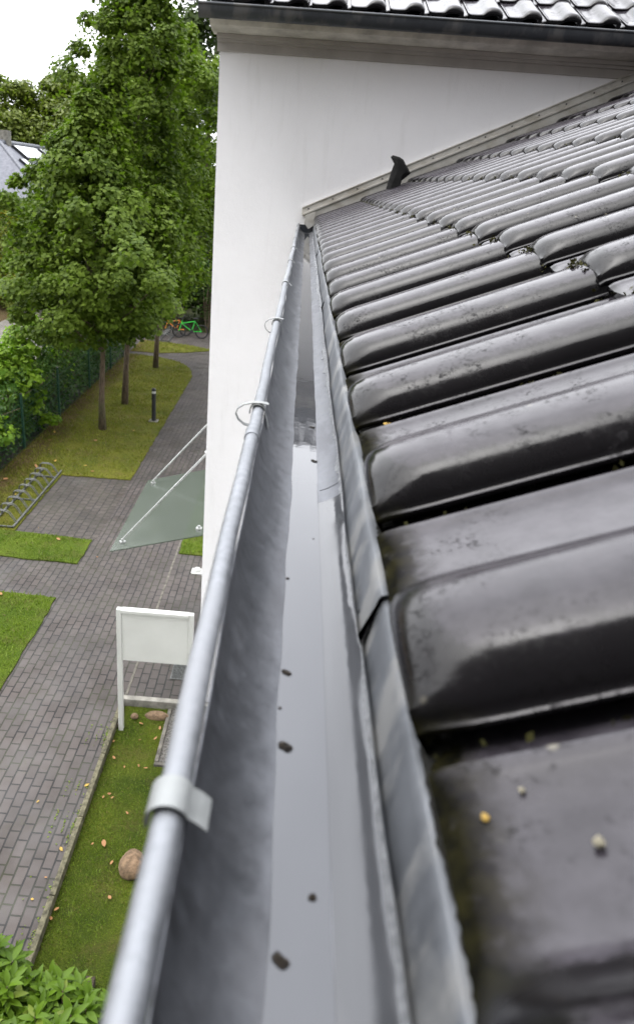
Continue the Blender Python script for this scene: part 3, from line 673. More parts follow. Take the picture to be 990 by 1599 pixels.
# vent hood poking up beside the wall
hd = MB(); O = [(.748, 6.52), (.774, 6.654), (.797, 6.742), (.756, 6.796), (.774, 6.812), (.835, 6.801), (.876, 6.781), (.902, 6.744), (.933, 6.707), (.957, 6.674), (.949, 6.654), (.911, 6.624), (.885, 6.60), (.870, 6.54)]
cx_, cz_ = .845, 6.68; P = []; ly = [(-.075, .35), (-.06, .72), (-.02, .97), (.02, 1), (.06, .86), (.085, .4)]
for y_, s_ in ly:
    for (x, z) in O:
        sz_ = s_ if z > 6.6 else (s_+1)/2
        P.append((cx_+(x-cx_)*sz_-.75-.0, y_, z if z < 6.6 else cz_+(z-cz_)*((s_+2)/3)))
n = len(O); F = [(j*n+i, j*n+(i+1) % n, (j+1)*n+(i+1) % n, (j+1)*n+i) for j in range(len(ly)-1) for i in range(n)]+[tuple(range(n)), tuple(reversed(range((len(ly)-1)*n, len(ly)*n)))]
hd.add([(x, y_, z-6.52) for x, y_, z in P], F); hd.build('vent_hood', MT['hood'], smooth='edge', loc=(.75, 7.7, 6.52), label='hooked black plastic vent hood sticking up from the tiles beside the white wall', category='vent')

# ------------------------------------------------------------------ glass door canopy on the wing's side
cano = empty('door_canopy', 'tilted frosted glass door canopy hung on two steel rods from the white wall', 'canopy', (-.925, 9.4, 2.4))
def cz(x): return CAMZ-4.40+.285*(x+2.12)
mb = MB(); P = [(x, y_, cz(x)+dz) for dz in (0, .016) for (x, y_) in ((-2.12, 8.22), (-.93, 8.22), (-.93, 10.68), (-2.12, 10.68))]
mb.add(P, [(3, 2, 1, 0), (4, 5, 6, 7), (0, 1, 5, 4), (1, 2, 6, 5), (2, 3, 7, 6), (3, 0, 4, 7)])
hbuild(mb, 'glass_pane', 'glass', cano)
for (x, y_) in ((-2.0, 8.42), (-2.0, 10.48), (-1.02, 8.42), (-1.02, 10.48)):
    mb = MB(); mb.tube([(x, y_, cz(x)-.03), (x, y_, cz(x)+.035)], .042, 16); mb.tube([(x, y_, cz(x)+.035), (x, y_, cz(x)+.065)], .018, 12); hbuild(mb, 'glass_fitting', 'steel', cano, smooth='edge')
for y_ in (8.42, 10.48):
    mb = MB(); mb.tube([(-2.0, y_, cz(-2.0)+.06), (-.93, y_, CAMZ-3.02)], .013, 10); rod = hbuild(mb, 'rod', 'steel', cano, smooth='edge')
    mb = MB(); mb.tube([(-.93, y_, CAMZ-3.02), (-.955, y_, CAMZ-3.045)], .035, 12); hbuild(mb, 'rod_bracket', 'steel', rod, smooth='edge')

# ground dome light by the wall
dm = empty('ground_light', 'small white dome light on a square plate beside the white wall', 'light', (-1.42, 11.66, 0))
mb = MB(); mb.box(-.10, .10, -.10, .10, .0, .025); mb.build('plate', MT['white'], dm, bevel=.004)
mb = MB(); mb.ball((0, 0, .025), .075, (1, 1, .95), 16, 10); mb.build('dome', MT['lens'], dm, smooth=True)

# sign
sg = empty('sign', 'blank white sign seen from behind on two white posts by the path', 'sign', (-1.40, 7.5, -.09))
def lb(x0, x1, y0, y1, z0, z1, name, mt, par, bev=.004):
    m_ = MB(); m_.box(x0, x1, y0, y1, z0, z1); return m_.build(name, MT[mt], par, bevel=bev)
for sx in (-.435, .435): lb(sx-.03, sx+.03, -.035, .035, 0, 1.83, 'post', 'white', sg)
lb(-.404, .404, -.022, .03, 1.10, 1.79, 'panel', 'panel', sg); lb(-.404, .404, -.05, .04, 1.792, 1.832, 'top_rail', 'white', sg)


# drain grate
dg = empty('drain_grate', 'small slotted metal drain grate set in the paving behind the sign', 'drain', (-1.265, 8.71, 0))
m_ = MB()
for a in ((-.11, .11, -.21, -.195), (-.11, .11, .195, .21), (-.11, -.095, -.195, .195), (.095, .11, -.195, .195)): m_.box(a[0], a[1], a[2], a[3], 0, .012)
m_.build('frame', MT['rack'], dg)
m_ = MB()
for i in range(10): m_.box(-.088+i*.0195, -.080+i*.0195, -.195, .195, 0, .009)
m_.build('bars', MT['rack'], dg); m_ = MB(); m_.box(-.095, .095, -.195, .195, .0005, .002); m_.build('recess', MT['rubber'], dg)

# rocks
def rock(name, label, loc, r, nz, seed, mt='rock', group=None):
    m_ = MB(); m_.ball((0, 0, 0), r, nz, 14, 9, .07, seed); o = m_.build(name, MT[mt], smooth=True, loc=loc, label=label, category='rock')
    if group: o['group'] = group
    s_ = o.modifiers.new('s', 'SUBSURF'); s_.levels = 1; s_.render_levels = 1
rock('rock', 'large tan boulder lying in the grass bed half hidden by the gutter', (-1.24, 5.42, -.03), .165, (.85, 1.1, .75), 4)
rock('rock', 'flat brown stone under the concrete step behind the grass', (-1.42, 7.78, -.07), .15, (1.15, .5, .5), 5)
rock('rock', 'small yellowish stone right beside the sign post foot', (-1.71, 7.72, -.05), .055, (1, .8, .8), 6)
rock('rock', 'small yellow stone between the kerb and the sign post', (-1.865, 7.56, -.06), .045, (.8, 1.1, .8), 7)

# fallen leaves
lm_rg = np.random.default_rng(21)
def ground_leaf(x, y_, z, s_, label, group, mt='leafbrown', nm='fallen_leaf', cat='leaf'):
    P = np.array([[0, 0, 0.]]); V = leaves(P, np.array([[lm_rg.normal()*.25, lm_rg.normal()*.25, 1.]]), s_, OVAL*np.array([1, 1.1]), lm_rg, -.25)
    o = link(nm, fast_mesh(nm, V, len(OVAL), 1), MT[mt], None, loc=(x, y_, z+s_*.1), label=label, category=cat, group=group)
ORD = ['first', 'second', 'third', 'fourth', 'fifth', 'sixth', 'seventh', 'eighth', 'ninth', 'tenth', 'eleventh', 'twelfth']
cnt = {}
def nth(k):
    cnt[k] = cnt.get(k, -1)+1; return ORD[cnt[k]]
for (x, y_) in sorted([(-1.473, 6.852), (-1.381, 6.82), (-1.637, 6.811), (-1.665, 6.318), (-1.715, 6.37), (-1.769, 6.315), (-1.449, 6.115), (-1.72, 5.663), (-1.599, 5.676), (-1.46, 5.446), (-1.382, 5.046), (-1.857, 4.865), (-1.88, 4.765), (-1.871, 7.231), (-1.60, 7.60), (-1.36, 7.35), (-1.55, 7.3), (-1.34, 7.55), (-1.8, 6.95)], key=lambda p: -p[1]):
    ground_leaf(x, y_, -.065, random.uniform(.05, .085), (lambda s_: 'dry leaf in the mossy bed, %s from the sign post on the %s side' % (nth('b'+s_), s_))('kerb' if x < -1.6 else 'gutter'), 'fallen leaves in the mossy bed')
ground_leaf(-1.88, 5.78, -.04, .13, 'largest orange leaf leaning against the mossy path kerb', None) if False else None
for (x, y_) in sorted([(-4.18, 12.422), (-4.485, 15.995), (-5.835, 16.033), (-5.512, 16.461), (-5.35, 15.802), (-4.743, 16.325), (-6.21, 15.124), (-6.2, 18.588), (-4.978, 18.15), (-4.489, 10.304), (-5.9, 17.2), (-5.4, 20.3), (-4.6, 22.4), (-5.7, 14.3), (-6.0, 19.6), (-5.8, 21.8), (-4.2, 19.2), (-6.1, 17.9), (-5.95, 13.4)], key=lambda p: p[1]):
    ground_leaf(x, y_, .035, random.uniform(.08, .15), (lambda s_: 'pale dry leaf on the lawn, %s from the front on the %s side' % (nth('l'+s_), s_))('fence' if x < -5.3 else 'path'), 'fallen leaves on the lawns', random.choice(['leafbrown', 'yellow']))
for (x, y_) in sorted([(-4.721, 12.895), (-3.3, 11.9), (-2.2, 9.3), (-2.45, 6.1), (-2.0, 5.5), (-2.05, 5.15), (-1.98, 6.4), (-2.7, 14.5), (-2.1, 4.9), (-1.6, 9.2)], key=lambda p: p[1]):
    ground_leaf(x, y_, .006, random.uniform(.03, .07), 'small dry leaf on the grey pavers, %s counted from the laurel bush' % nth('p'), 'fallen leaves on the path', random.choice(['leafbrown', 'yellow']))
# weeds in the joints near the kerb
wp = np.stack([RNG.normal(-2.06, .07, 900), RNG.uniform(4.4, 7.6, 900), np.full(900, .012)], 1); kk = (np.sin(wp[:, 1]*9)+np.sin(wp[:, 1]*4.3+1)+RNG.normal(size=900)*.6) > .7; wp = wp[kk]
wp[:, 0] = np.where(RNG.uniform(size=len(wp)) < .6, -1.955-abs(RNG.normal(size=len(wp)))*.018, -2.072-.118*RNG.integers(0, 2, len(wp))+RNG.normal(size=len(wp))*.006)
leaf_obj('weeds', wp, RNG.normal(size=(len(wp), 3))*.5+np.array([0, 0, 1]), .024, OVAL, MT['blade'], seed=4, kind='stuff', label='tiny green weeds growing in the paver joints along the kerb', category='weeds')

# gutter debris
DB = [(.0145, .788, .006, 'tiny brown crumb at the water edge level with the sheet overlap', 0), (.018, .598, .0085, 'curled brown leaf bit at the water edge below the sheet overlap', 1), (.0135, .544, .005, 'tiny dark speck on the gutter wall at the water edge', 0),
      (.0185, .494, .0125, 'elongated wet leaf bit half out of the water by the nearest clip', 1), (.042, .350, .0085, 'round dark wet bud floating in the middle of the gutter water', 0), (.0215, .304, .010, 'two lobed dark leaf scrap at the nearest stretch of water edge', 1),
      (.050, 1.214, .010, 'dark leaf scrap just past the soldered joint in the gutter water', 1), (.047, .904, .004, 'tiny black speck on the bright water before the soldered joint', 0), (.0475, 1.41, .010, 'thin pale twig bit in the rippled dark reflection', 1)]
for i, (x, y_, s_, lbl, kd) in enumerate(DB):
    m_ = MB(); s_ *= .66; m_.ball((0, 0, 0), s_*.5, (1.1 if kd else 1, 1.7 if kd else 1.1, .4), 12, 8, .34, 30+i)
    if kd: m_.ball((s_*.3, -s_*.55, s_*.05), s_*.38, (1, 1, .5), 8, 6, .2, 60+i)
    o = m_.build('leaf_debris', MT['crumb'], smooth=True, loc=(x, y_, WZ+s_*.12), label=lbl, category='debris', group='debris bits in the gutter'); o.rotation_euler.z = (i*1.7) % 3 if not kd else .7

# crumbs and moss at the eaves edge
def rgn(n): return RNG.normal(size=n)
n = 9000; yy = RNG.uniform(.12, 8.0, n); dens = .55+.45*np.sin(yy*11)*np.sin(yy*4.7+2); keep = RNG.uniform(size=n) < dens; yy = yy[keep]; n = len(yy)
P = np.stack([.1135+abs(rgn(n))*.0055, yy, CAMZ-.3505+abs(rgn(n))*.004], 1)
leaf_obj('moss', P, rgn((n, 3))+np.array([-.3, 0, .6]), .0075, RHOMB, MT['mossclump'], seed=8, kind='stuff', label='dark moss and dirt along the lower edge of the tiles', category='moss')
Pm = []; 
for r in range(1, 5):
    for c in range(0, 22):
        y0 = .400+c*PITCH; k_ = 130 if r == 1 else 60
        if c > 12: k_ //= 3
        u_ = RNG.uniform(-.01, .19, k_); s0 = r*EXPO-abs(rgn(k_))*.007; hh = .012+abs(rgn(k_))*.006+.048*np.clip(1-((u_-.09)/.09)**2, 0, 1)*RNG.uniform(.35, 1.0, k_)
        Pm.append(np.stack([.112+s0*math.cos(AL)-hh*math.sin(AL), y0+u_, CAMZ-.352+s0*math.sin(AL)+hh*math.cos(AL)], 1))
    # along the joints between tiles
for c in range(0, 14):
    k_ = 170; s0 = RNG.uniform(.02, 1.9, k_); s0 = s0[np.sin(s0*23+c)+rgn(k_)*.5 > .3]; k2 = len(s0)
    Pm.append(np.stack([.112+s0*math.cos(AL), .400+c*PITCH-.020+rgn(k2)*.004, CAMZ-.352+s0*math.sin(AL)-.001+.02*(1-(s0 % EXPO)/.535)], 1))
P = np.concatenate(Pm)
leaf_obj('moss', P, rgn((len(P), 3)), .010, RHOMB, MT['mossclump'], seed=9, kind='stuff', label='dark green moss tufts in the joints between the roof tiles', category='moss')
TB = [(.1275, .500, .012, 'curled ochre seed husk in the moss below the second nearest tile roll', 'yellow'), (.123, .528, .007, 'pale crumb of husk in the eaves moss beside the ochre husk', 'yellow'), (.131, .485, .006, 'tiny ochre crumb on the tile edge near the seed husk', 'yellow'),
      (.175, .283, .006, 'pale cream dropping like crumb on the nearest flat tile pan', 'cream'), (.15, .327, .004, 'tiny pale crumb on the nearest tile pan by the joint', 'cream'), (.128, .314, .005, 'ochre crumb on the nearest tile pan close to the moss', 'yellow'),
      (.146, 1.055, .012, 'small yellow leaf scrap lying in a dark tile joint', 'yellow'), (.134, .413, .006, 'tiny yellow leaf scrap on the lip of the nearest tile roll', 'yellow'), (.118, .455, .005, 'pale crumb in the gap at the foot of the nearest roll', 'cream')]
rc = lambda x, y_: CAMZ-.352+(x-.112)*math.tan(AL)
for i, (x, y_, s_, lbl, mt_) in enumerate(TB):
    m_ = MB(); m_.ball((0, 0, 0), s_*.5, (1, 1.2, .5), 9, 6, .25, 90+i)
    if s_ > .008: m_.ball((s_*.35, s_*.3, 0), s_*.35, (1, .8, .6), 8, 6, .25, 120+i)
    u_ = (y_-.400) % PITCH; hx = .028 if .19 < u_ < .31 else (.035 if i in (0, 1, 2, 7) else .022)
    m_.build('crumb', MT[mt_], smooth=True, loc=(x, y_, rc(x, y_)+hx), label=lbl, category='crumb', group='crumbs on the tiles')

# ------------------------------------------------------------------ bollard, bike racks, bikes
bo = empty('bollard_light', 'dark grey bollard light with pale lens standing at the lawn edge', 'bollard', (-3.86, 20.29, .02))
m_ = MB(); m_.box(-.13, .13, -.13, .13, 0, .02); m_.build('base_plate', MT['concrete'], bo)
m_ = MB(); m_.tube([(0, 0, .02), (0, 0, .82)], .06, 16); m_.build('post', MT['black'], bo, smooth='edge')
m_ = MB(); m_.tube([(0, 0, .82), (0, 0, .89)], .055, 16); m_.build('lens', MT['lens'], bo, smooth='edge')
m_ = MB(); m_.tube([(0, 0, .89), (0, 0, .94), (0, 0, .965)], [.062, .062, .03], 16); m_.build('cap', MT['black'], bo, smooth='edge')

def bike_rack(loc, n, gap, label, rz=0, wdt=.42):
    r = empty('bike_rack', label, 'bike rack', loc); r.rotation_euler.z = rz; Ln = n*gap
    m_ = MB()
    for x in (-.02, wdt): m_.box(x-.018, x+.018, -.1, Ln, .0, .035)
    for i in range(0, n+1, 4): m_.box(0, wdt, i*gap-.1, i*gap-.07, .003, .03)
    m_.build('base_frame', MT['rack'], r)
    for i in range(n):
        y0 = .08+i*gap; m_ = MB()
        for dy in (0, .055):
            m_.tube([(.0, y0+dy, .02), (.0, y0+dy, .19), (.02, y0+dy, .245), (.06, y0+dy, .265), (.20, y0+dy, .265), (.25, y0+dy, .25), (.30, y0+dy, .21), (.41, y0+dy, .03)], .0095, 8)
        m_.tube([(.04, y0+.0, .255), (.04, y0+.055, .255)], .0095, 6); m_.build('hoop', MT['rack'], r, smooth='edge')
    return r
bike_rack((-5.60, 12.86, .03), 9, .335, 'long galvanised floor bike rack beside the mossy paved bay')
bike_rack((-5.75, 31.7, .01), 6, .36, 'far short bike rack beside the parked bicycles', 0, .36)

def bicycle(loc, rz, label, mt, s_=1.):
    b_ = empty('bicycle', label, 'bicycle', loc); b_.rotation_euler = (rad(6), 0, rz); R = .26*s_
    for x in (-.46*s_, .46*s_):
        m_ = MB(); m_.tube([(x+R*math.cos(a), 0, R+R*math.sin(a)) for a in np.linspace(0, 2*math.pi, 29)], .022*s_, 8, False); wh = m_.build('wheel', MT['rubber'], b_, smooth=True)
        m_ = MB(); m_.tube([(x+(R-.03)*math.cos(a), 0, R+(R-.03)*math.sin(a)) for a in np.linspace(0, 2*math.pi, 29)], .008, 6, False)
        for k_ in range(12): a = k_*math.pi/6; m_.tube([(x, 0, R), (x+(R-.03)*math.cos(a), 0, R+(R-.03)*math.sin(a))], .0025, 4)
        m_.tube([(x, -.03, R), (x, .03, R)], .02, 8); m_.build('rim', MT['black'], wh)
    m_ = MB(); bb = (.0-.05*s_, 0, R); st = (-.18*s_, 0, .66*s_); hd_ = (.33*s_, 0, .68*s_); hl = (.36*s_, 0, .56*s_)
    r_ = .019
    for p, q in ((bb, st), (bb, hl), (st, hl), (hd_, hl), (bb, (-.46*s_, .03, R)), (bb, (-.46*s_, -.03, R)), (st, (-.46*s_, .03, R)), (st, (-.46*s_, -.03, R)), (hl, (.46*s_, .035, R)), (hl, (.46*s_, -.035, R))): m_.tube([p, q], r_*s_ if p != st or q == hl else .011, 8)
    m_.build('frame', MT[mt], b_, smooth='edge')
    m_ = MB(); m_.tube([hd_, (.30*s_, 0, .82*s_)], .012, 8); m_.tube([(.22*s_, .26, .86*s_), (.30*s_, .10, .83*s_), (.30*s_, -.10, .83*s_), (.22*s_, -.26, .86*s_)], .013, 8); m_.build('handlebar', MT['black'], b_, smooth='edge')
    m_ = MB(); m_.tube([st, (-.20*s_, 0, .74*s_)], .012, 8); m_.ball((-.22*s_, 0, .77*s_), .12, (1.1, .5, .28), 12, 8); m_.build('saddle', MT['rubber'], b_, smooth=True)
    m_ = MB(); m_.tube([(-.05*s_, .05, R), (-.05*s_, .068, R)], .075*s_, 14); m_.build('chainring', MT['black'], b_)
    m_ = MB(); m_.tube([(-.05*s_, .072, R), (.06*s_, .072, R-.12*s_)], .01, 6); m_.build('crank_arm', MT['black'], b_)
    m_ = MB(); m_.tube([(-.05*s_, -.07, R), (-.16*s_, -.07, R+.12*s_)], .01, 6); m_.build('crank_arm', MT['black'], b_)
bicycle((-4.62, 32.75, .01), rad(187), 'bright green bicycle with black wheels parked beside the far rack', 'greenframe', 1.08)
bicycle((-5.35, 33.15, .01), rad(178), 'orange bicycle half hidden behind the far bike rack', 'orange', .98)

# ------------------------------------------------------------------ fence
fe = empty('fence', 'green wire mesh fence on thin green posts in front of the hedge', 'fence', (-6.5, 20, 0))
py_ = [8.9, 11.65, 14.4, 17.17, 20.02, 23.2, 26.0, 28.9]
for y_ in py_:
    m_ = MB(); m_.box(-6.53, -6.48, y_-.025, y_+.025, -.1, 1.43); p_ = hbuild(m_, 'post', 'greenpost', fe)
    m_ = MB(); m_.box(-6.535, -6.475, y_-.03, y_+.03, 1.431, 1.445); hbuild(m_, 'post_cap', 'black', p_)
for a, b_ in zip(py_[:-1], py_[1:]):
    m_ = MB()
    for z in np.arange(.06, 1.38, .19): m_.box(-6.502, -6.497, a+.03, b_-.03, z, z+.006)
    for yy_ in np.arange(a+.08, b_-.04, .10): m_.box(-6.4965, -6.4925, yy_, yy_+.004, .03, 1.37)
    hbuild(m_, 'mesh_panel', 'greenpost', fe)

# ------------------------------------------------------------------ hedges and shrubs
def volume_leaves(x0, x1, y0, y1, z0, z1, dens, rg, amp=.25, shell=.35):
    n = int((x1-x0)*(y1-y0)*(z1-z0)*dens); p = rg.uniform((x0, y0, z0), (x1, y1, z1+amp), (n, 3))
    top = z1+amp*np.sin(p[:, 1]*1.9+p[:, 0])*np.sin(p[:, 1]*.83+2*p[:, 0])+amp*.4*np.sin(p[:, 1]*6.1)
    d = np.minimum(np.minimum(p[:, 0]-x0, x1-p[:, 0])+.08*np.sin(p[:, 1]*5+p[:, 2]*4), top-p[:, 2]); k_ = (d > 0) & (rg.uniform(size=n) < np.exp(-d/shell))
    p = p[k_]; nn = rg.normal(size=p.shape)*.5; nn[:, 2] += .5; nn[:, 0] += np.where(p[:, 0] > (x0+x1)/2, .6, -.4); return p, nn
def hedge(name, label, box, dens, leaf, mt, seed, shape=STAR, amp=.25, core=True, cat='hedge'):
    rg = np.random.default_rng(seed); root = empty(name, label, cat, ((box[0]+box[1])/2, (box[2]+box[3])/2, 0)); off = np.array(root.location)
    P, Nn = volume_leaves(*box, dens, rg, amp); leaf_obj('foliage', P-off, Nn, leaf, shape, MT[mt], root, seed)
    m_ = MB()
    for k_ in range(int((box[3]-box[2])/.35)):      # twiggy woody stems inside
        yb = box[2]+.2+k_*.35; xb = (box[0]+box[1])/2+rg.normal()*.15
        for q in range(4): m_.tube([(xb, yb, -.1), (xb+rg.normal()*.2, yb+rg.normal()*.2, box[5]*.5), (xb+rg.normal()*.35, yb+rg.normal()*.3, box[5]*.9)], [.02, .012, .005], 5)
    if core:
        x0, x1, y0, y1, z0, z1 = box; gx, gy, gz = 4, int((y1-y0)/.4)+2, 4; 
        pass
    hbuild(m_, 'stems', 'bark', root); return root
hedge('hedge', 'dark green ivy hedge growing right behind the wire fence', (-7.9, -6.53, 9, 30, 0, 1.62), 1300, .085, 'hedge', 31)
hedge('hedge', 'tall dark hedge behind the parked bicycles', (-9.5, 1.5, 34.0, 35.8, 0, 2.9), 900, .13, 'hedge', 32, amp=.5, core=False)
def shrub(name, label, c, R, mt, ncl, per, clr, leaf, seed, shape=STAR, cat='shrub', z0=.1, prof=((0, .7), (.4, 1), (.75, .8), (1, .3)), flat=.6):
    return tree(name, label, cat, (c[0], c[1]), z0, c[2], R, MT[mt], .04, ncl, per, clr, leaf, shape, seed, prof, 22, flat=flat)
shrub('shrub', 'bright green leafy bush spilling over the fence at the left edge', (-7.4, 18.3, 2.3), 1.12, 'bush', 60, 90, .36, .13, 41)
shrub('shrub', 'light green bush with upright shoots beside the pale road', (-7.6, 21.3, 2.55), 1.1, 'bush', 40, 70, .38, .13, 42)
shrub('shrub', 'bright bush in the near corner of the fence', (-7.45, 15.7, 2.0), 1.05, 'bush', 55, 90, .36, .13, 43)
shrub('shrub', 'dark green bush under the maples next to the third fence post', (-7.4, 24.8, 2.3), 1.0, 'hedge', 44, 90, .4, .12, 44)
# cherry laurel shrubs, whorls of long glossy leaves
def laurel(label, cx0, cy0, rx, ry, top, nw, seed):
    rg = np.random.default_rng(seed); root = empty('laurel_shrub', label, 'shrub', (cx0, cy0, 0)); V = []; F = []; nV = 0; m_ = MB()
    for i in range(nw):
        a = rg.uniform(0, 2*np.pi); q = np.sqrt(rg.uniform(0, 1)); x, y_ = rx*q*np.cos(a), ry*q*np.sin(a)
        z = top*(1-.38*q**3)-abs(rg.normal())*.14-(.25 if rg.uniform() < .25 else 0)
        tip = Vector((x, y_, z)); ax = Vector((x*.4+rg.normal()*.25, y_*.4+rg.normal()*.25, 1)).normalized(); m_.tube([(x*.5, y_*.5, 0), (x*.85, y_*.85, z*.6), tip], [.012, .008, .004], 5)
        sd_ = ax.orthogonal().normalized(); sd2 = ax.cross(sd_); k_ = rg.integers(7, 13); ph = rg.uniform(0, 6)
        for j in range(k_):
            an = ph+j*2.4; out = sd_*math.cos(an)+sd2*math.sin(an); el_ = rg.uniform(.15, 1.0)*(1-.5*j/k_)+.1
            d = (out*math.cos(el_)+ax*math.sin(el_)).normalized(); s_ = d.cross(ax).normalized(); nr = s_.cross(d)
            Lf = rg.uniform(.10, .15); Wf = Lf*rg.uniform(.17, .22); b0 = tip-ax*(j*.009)+d*.01; fold = .35
            rows_ = [(0, .12), (.2, .75), (.45, 1), (.72, .78), (.9, .36), (1, .03)]; base = len(V)
            for t_, wf in rows_:
                c_ = b0+d*(Lf*t_)-nr*(Lf*.28*t_*t_); V += [c_+s_*(Wf*wf)+nr*(Wf*wf*fold), c_, c_-s_*(Wf*wf)+nr*(Wf*wf*fold)]
            for r_ in range(5): F += [(base+r_*3, base+r_*3+1, base+r_*3+4, base+r_*3+3), (base+r_*3+1, base+r_*3+2, base+r_*3+5, base+r_*3+4)]
    q = MB(); q.add(V, F); q.build('foliage', MT['laurel'], root, smooth=True); m_.build('stems', MT['bark'], root)
laurel('glossy green laurel bush at the end of the brick path', -2.45, 3.35, 1.0, .85, .80, 520, 51)
laurel('smaller glossy laurel bush directly beside the gutter at the bed end', -1.42, 3.2, .62, .75, .66, 320, 52)

# ------------------------------------------------------------------ maples
PR = ((0, .35), (.12, .75), (.3, 1), (.55, .85), (.8, .5), (1, .1))
tree('maple_tree', 'front maple with leafy crown standing closest to the bike rack', 'tree', (-5.06, 19.18), 2.65, 8.1, 2.5, MT['maple'], .085, 270, 210, .42, .105, STAR, 61, ((0, .5), (.15, .9), (.35, 1), (.52, .85), (.66, .5), (1, .1)), 34, lean=(-.1, .2), flat=.7)
tree('maple_tree', 'middle maple with a tall crown rising above the wall height', 'tree', (-5.04, 21.79), 2.7, 11.4, 2.15, MT['maple'], .085, 270, 190, .42, .105, STAR, 62, ((0, .55), (.15, .92), (.35, 1), (.6, .9), (.82, .62), (1, .15)), 34, lean=(.55, 0), flat=.7)
tree('maple_tree', 'rear maple with lighter crown beside the white wall', 'tree', (-5.03, 26.75), 2.7, 10.6, 2.6, MT['maple2'], .085, 280, 170, .45, .115, STAR, 63, ((0, .55), (.15, .92), (.35, 1), (.6, .9), (.82, .62), (1, .15)), 30, lean=(.7, -1.0), flat=.7)
# ------------------------------------------------------------------ far trees and shrubs
BP = ((0, .8), (.3, 1), (.6, .95), (.85, .65), (1, .2))
far = [('tall dark poplar like tree behind the corner of the white wall', (-4.6, 38), .5, 17.5, 2.6, 'dark', 120, 110, 1.0, .30, 71),
       ('dark tree behind the maples close to the wall', (-8.4, 42), .5, 13.0, 3.0, 'dark', 100, 100, 1.1, .30, 72),
       ('broad yellow green tree behind the grey roofed house', (-27.5, 66), 1, 13.6, 7.0, 'olive', 330, 190, 1.3, .34, 73),
       ('rounded yellow green tree right of the grey roofed house', (-19.5, 68), 1, 13.4, 6.4, 'olive', 330, 190, 1.2, .34, 74),
       ('green tree left of the maples beyond the road bend', (-15.0, 58), .5, 10.4, 4.2, 'mid', 110, 110, 1.3, .34, 75),
       ('green tree standing beyond the road behind the front maple', (-12.6, 38.6), .3, 5.4, 2.3, 'mid', 110, 120, .8, .2, 76),
       ('low round tree at the left edge beyond the road', (-15.2, 39.5), .2, 5.2, 2.3, 'mid', 100, 110, .7, .18, 77),
       ('wide mid green tree between the far house and the maples', (-11.8, 48), .5, 8.6, 3.4, 'mid', 110, 110, 1.2, .28, 78),
       ('bushy tree filling the gap behind the rear maple', (-8.5, 37.3), .3, 7.5, 2.4, 'hedge', 90, 100, .9, .24, 79)]
for lbl, c, z0, z1, R, mt_, ncl, per, clr, lf, sd_ in far:
    tree('tree', lbl, 'tree', c, z0, z1, R, MT[mt_], .22, ncl, per, clr, lf, STAR if lf < .25 else OVAL, sd_, BP, 18, flat=.6)
shrub('shrub', 'small red leaved shrub at the far left below the grey roof', (-19.3, 47.0, 5.2), 1.1, 'red', 30, 60, .5, .22, 81, OVAL)
shrub('shrub', 'yellow and orange tinted shrub at the left edge', (-14.5, 37.4, 4.6), 1.0, 'autumn', 40, 80, .5, .17, 82, OVAL)
shrub('shrub', 'lime green conifer like shrub beyond the road', (-13.9, 37.2, 3.6), 1.1, 'olive', 50, 90, .6, .17, 83, OVAL)
wdl = np.random.default_rng(90); P = []; Nn = []
for i in range(150):
    a = rad(wdl.uniform(-75, 75)); d = wdl.uniform(85, 120); cx0, cy0 = d*math.sin(a), d*math.cos(a); hgt = wdl.uniform(7, 10.5)
    p, nn, _ = crown_pts((cx0, cy0), 0, hgt, 5.5, BP, 12, 60, 2.6, wdl, .8); P.append(p); Nn.append(nn)
leaf_obj('woodland', np.concatenate(P), np.concatenate(Nn), 1.0, RHOMB, MT['mid'], seed=91, kind='stuff', label='continuous distant woodland along the horizon', category='woodland')

# ------------------------------------------------------------------ far house
fh = empty('house', 'far house with grey tiled hip roof, solar panels and skylights', 'house', (-17.2, 50, 0))
A = (-17.2, 45.0, 7.57); B = (-17.2, 57.0, 7.57); E_ = 4.2; dz = .75*E_
ez = 7.57-dz; c1, c2, c3, c4 = (-17.2+E_, 45-E_, ez), (-17.2+E_, 57+E_, ez), (-17.2-E_, 57+E_, ez), (-17.2-E_, 45-E_, ez)
m_ = MB(); m_.add([A, B, c1, c2, c3, c4], [(0, 2, 3, 1), (0, 1, 4, 5), (0, 5, 2), (1, 3, 4)]); 
m_.add([(x, y_, z-.12) for x, y_, z in (A, B, c1, c2, c3, c4)], [(0, 1, 3, 2), (0, 5, 4, 1), (0, 2, 5), (1, 4, 3)])
M, t, b = mat('tiled_roof_courses', (.13, .14, .17), .5); v = coords(t); s_ = sepxyz(t, v)
wv = nd(t, 'ShaderNodeTexWave', wave_type='BANDS', bands_direction='Z', wave_profile='SAW'); wv.inputs['Scale'].default_value = 1.6; wv.inputs['Distortion'].default_value = .3; t.links.new(v, wv.inputs['Vector'])
t.links.new(mixc(t, noise(t, v, 6, 4), (.17, .18, .22), (.25, .26, .31)), b.inputs['Base Color']); bump(t, b, wv.outputs['Fac'], 1., .12)
roof = hbuild(m_, 'roof', M, fh)
m_ = MB(); m_.tube([A, B], .13, 8); m_.tube([A, c1], .11, 8); m_.tube([A, c4], .11, 8); hbuild(m_, 'ridge_tiles', 'roofgrey', roof, smooth='edge')
m_ = MB(); m_.box(-17.5, -16.95, 45.6, 46.1, 7.4, 8.2); hbuild(m_, 'chimney', 'concrete', roof)
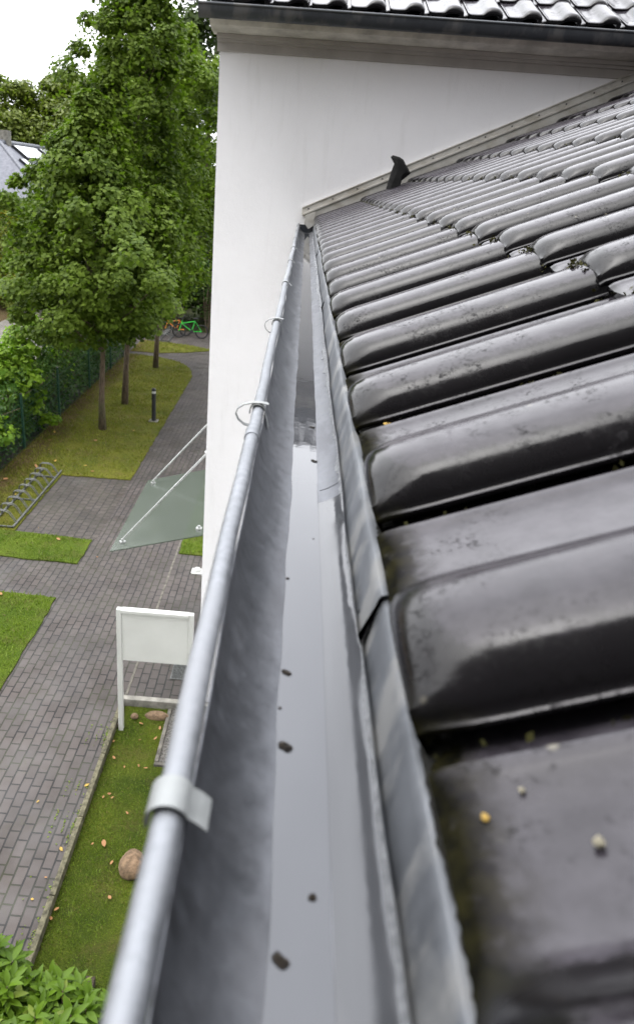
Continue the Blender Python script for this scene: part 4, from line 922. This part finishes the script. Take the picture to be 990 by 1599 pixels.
m_ = MB(); m_.box(-21, -13.4, 41.2, 60.8, 0, ez); hbuild(m_, 'wall', 'fascia', fh)
def on_roof(x, y_, h=.0): return (x+h*.6, y_, 7.57-.75*(x+17.2)+h*.8)
def roof_panel(name, x0, x1, y0, y1, mt, h=.12):
    m_ = MB(); P = [on_roof(x, y_, hh) for hh in (.01, h) for x, y_ in ((x0, y0), (x1, y0), (x1, y1), (x0, y1))]
    m_.add(P, [(3, 2, 1, 0), (4, 5, 6, 7), (0, 1, 5, 4), (1, 2, 6, 5), (2, 3, 7, 6), (3, 0, 4, 7)]); p_ = hbuild(m_, name, 'black', roof)
    m_ = MB(); P = [on_roof(x, y_, h+.012) for x, y_ in ((x0+.06, y0+.06), (x1-.06, y0+.06), (x1-.06, y1-.06), (x0+.06, y1-.06))]
    m_.add(P, [(0, 1, 2, 3)]); hbuild(m_, 'glass', mt, fh)
roof_panel('solar_panel', -16.95, -16.1, 46.0, 49.75, 'pane', .15); roof_panel('solar_panel', -16.95, -16.1, 50.4, 54.2, 'pane', .15)
roof_panel('skylight', -16.05, -15.35, 44.5, 45.25, 'pane', .14)
m_ = MB(); m_.box(-15.72, -15.6, 47.2, 48.8, 6.36, 6.42); hbuild(m_, 'snow_guard', 'black', roof)
ga = empty('garage', 'low white garage just visible through leaves beyond the road', 'garage', (-20.5, 64, 0))
m_ = MB(); m_.box(-23, -18.3, 62, 67, 0, 2.3); hbuild(m_, 'wall', 'white', ga); m_ = MB(); m_.box(-23.2, -18.1, 61.8, 67.2, 2.303, 2.5); hbuild(m_, 'roof', 'roofgrey', ga)

# manhole in the road
mh = empty('manhole_cover', 'rectangular rusty brown drain cover set in the pale road', 'manhole', (-12.2, 34.3, .013))
m_ = MB()
for a in ((-.42, .42, -.55, -.40), (-.42, .42, .40, .55), (-.42, -.30, -.40, .40), (.30, .42, -.40, .40)): m_.box(a[0], a[1], a[2], a[3], 0, .012)
m_.build('frame', MT['rust'], mh); m_ = MB(); m_.box(-.30, .30, -.40, .40, 0, .008); m_.build('lid', MT['concrete'], mh)
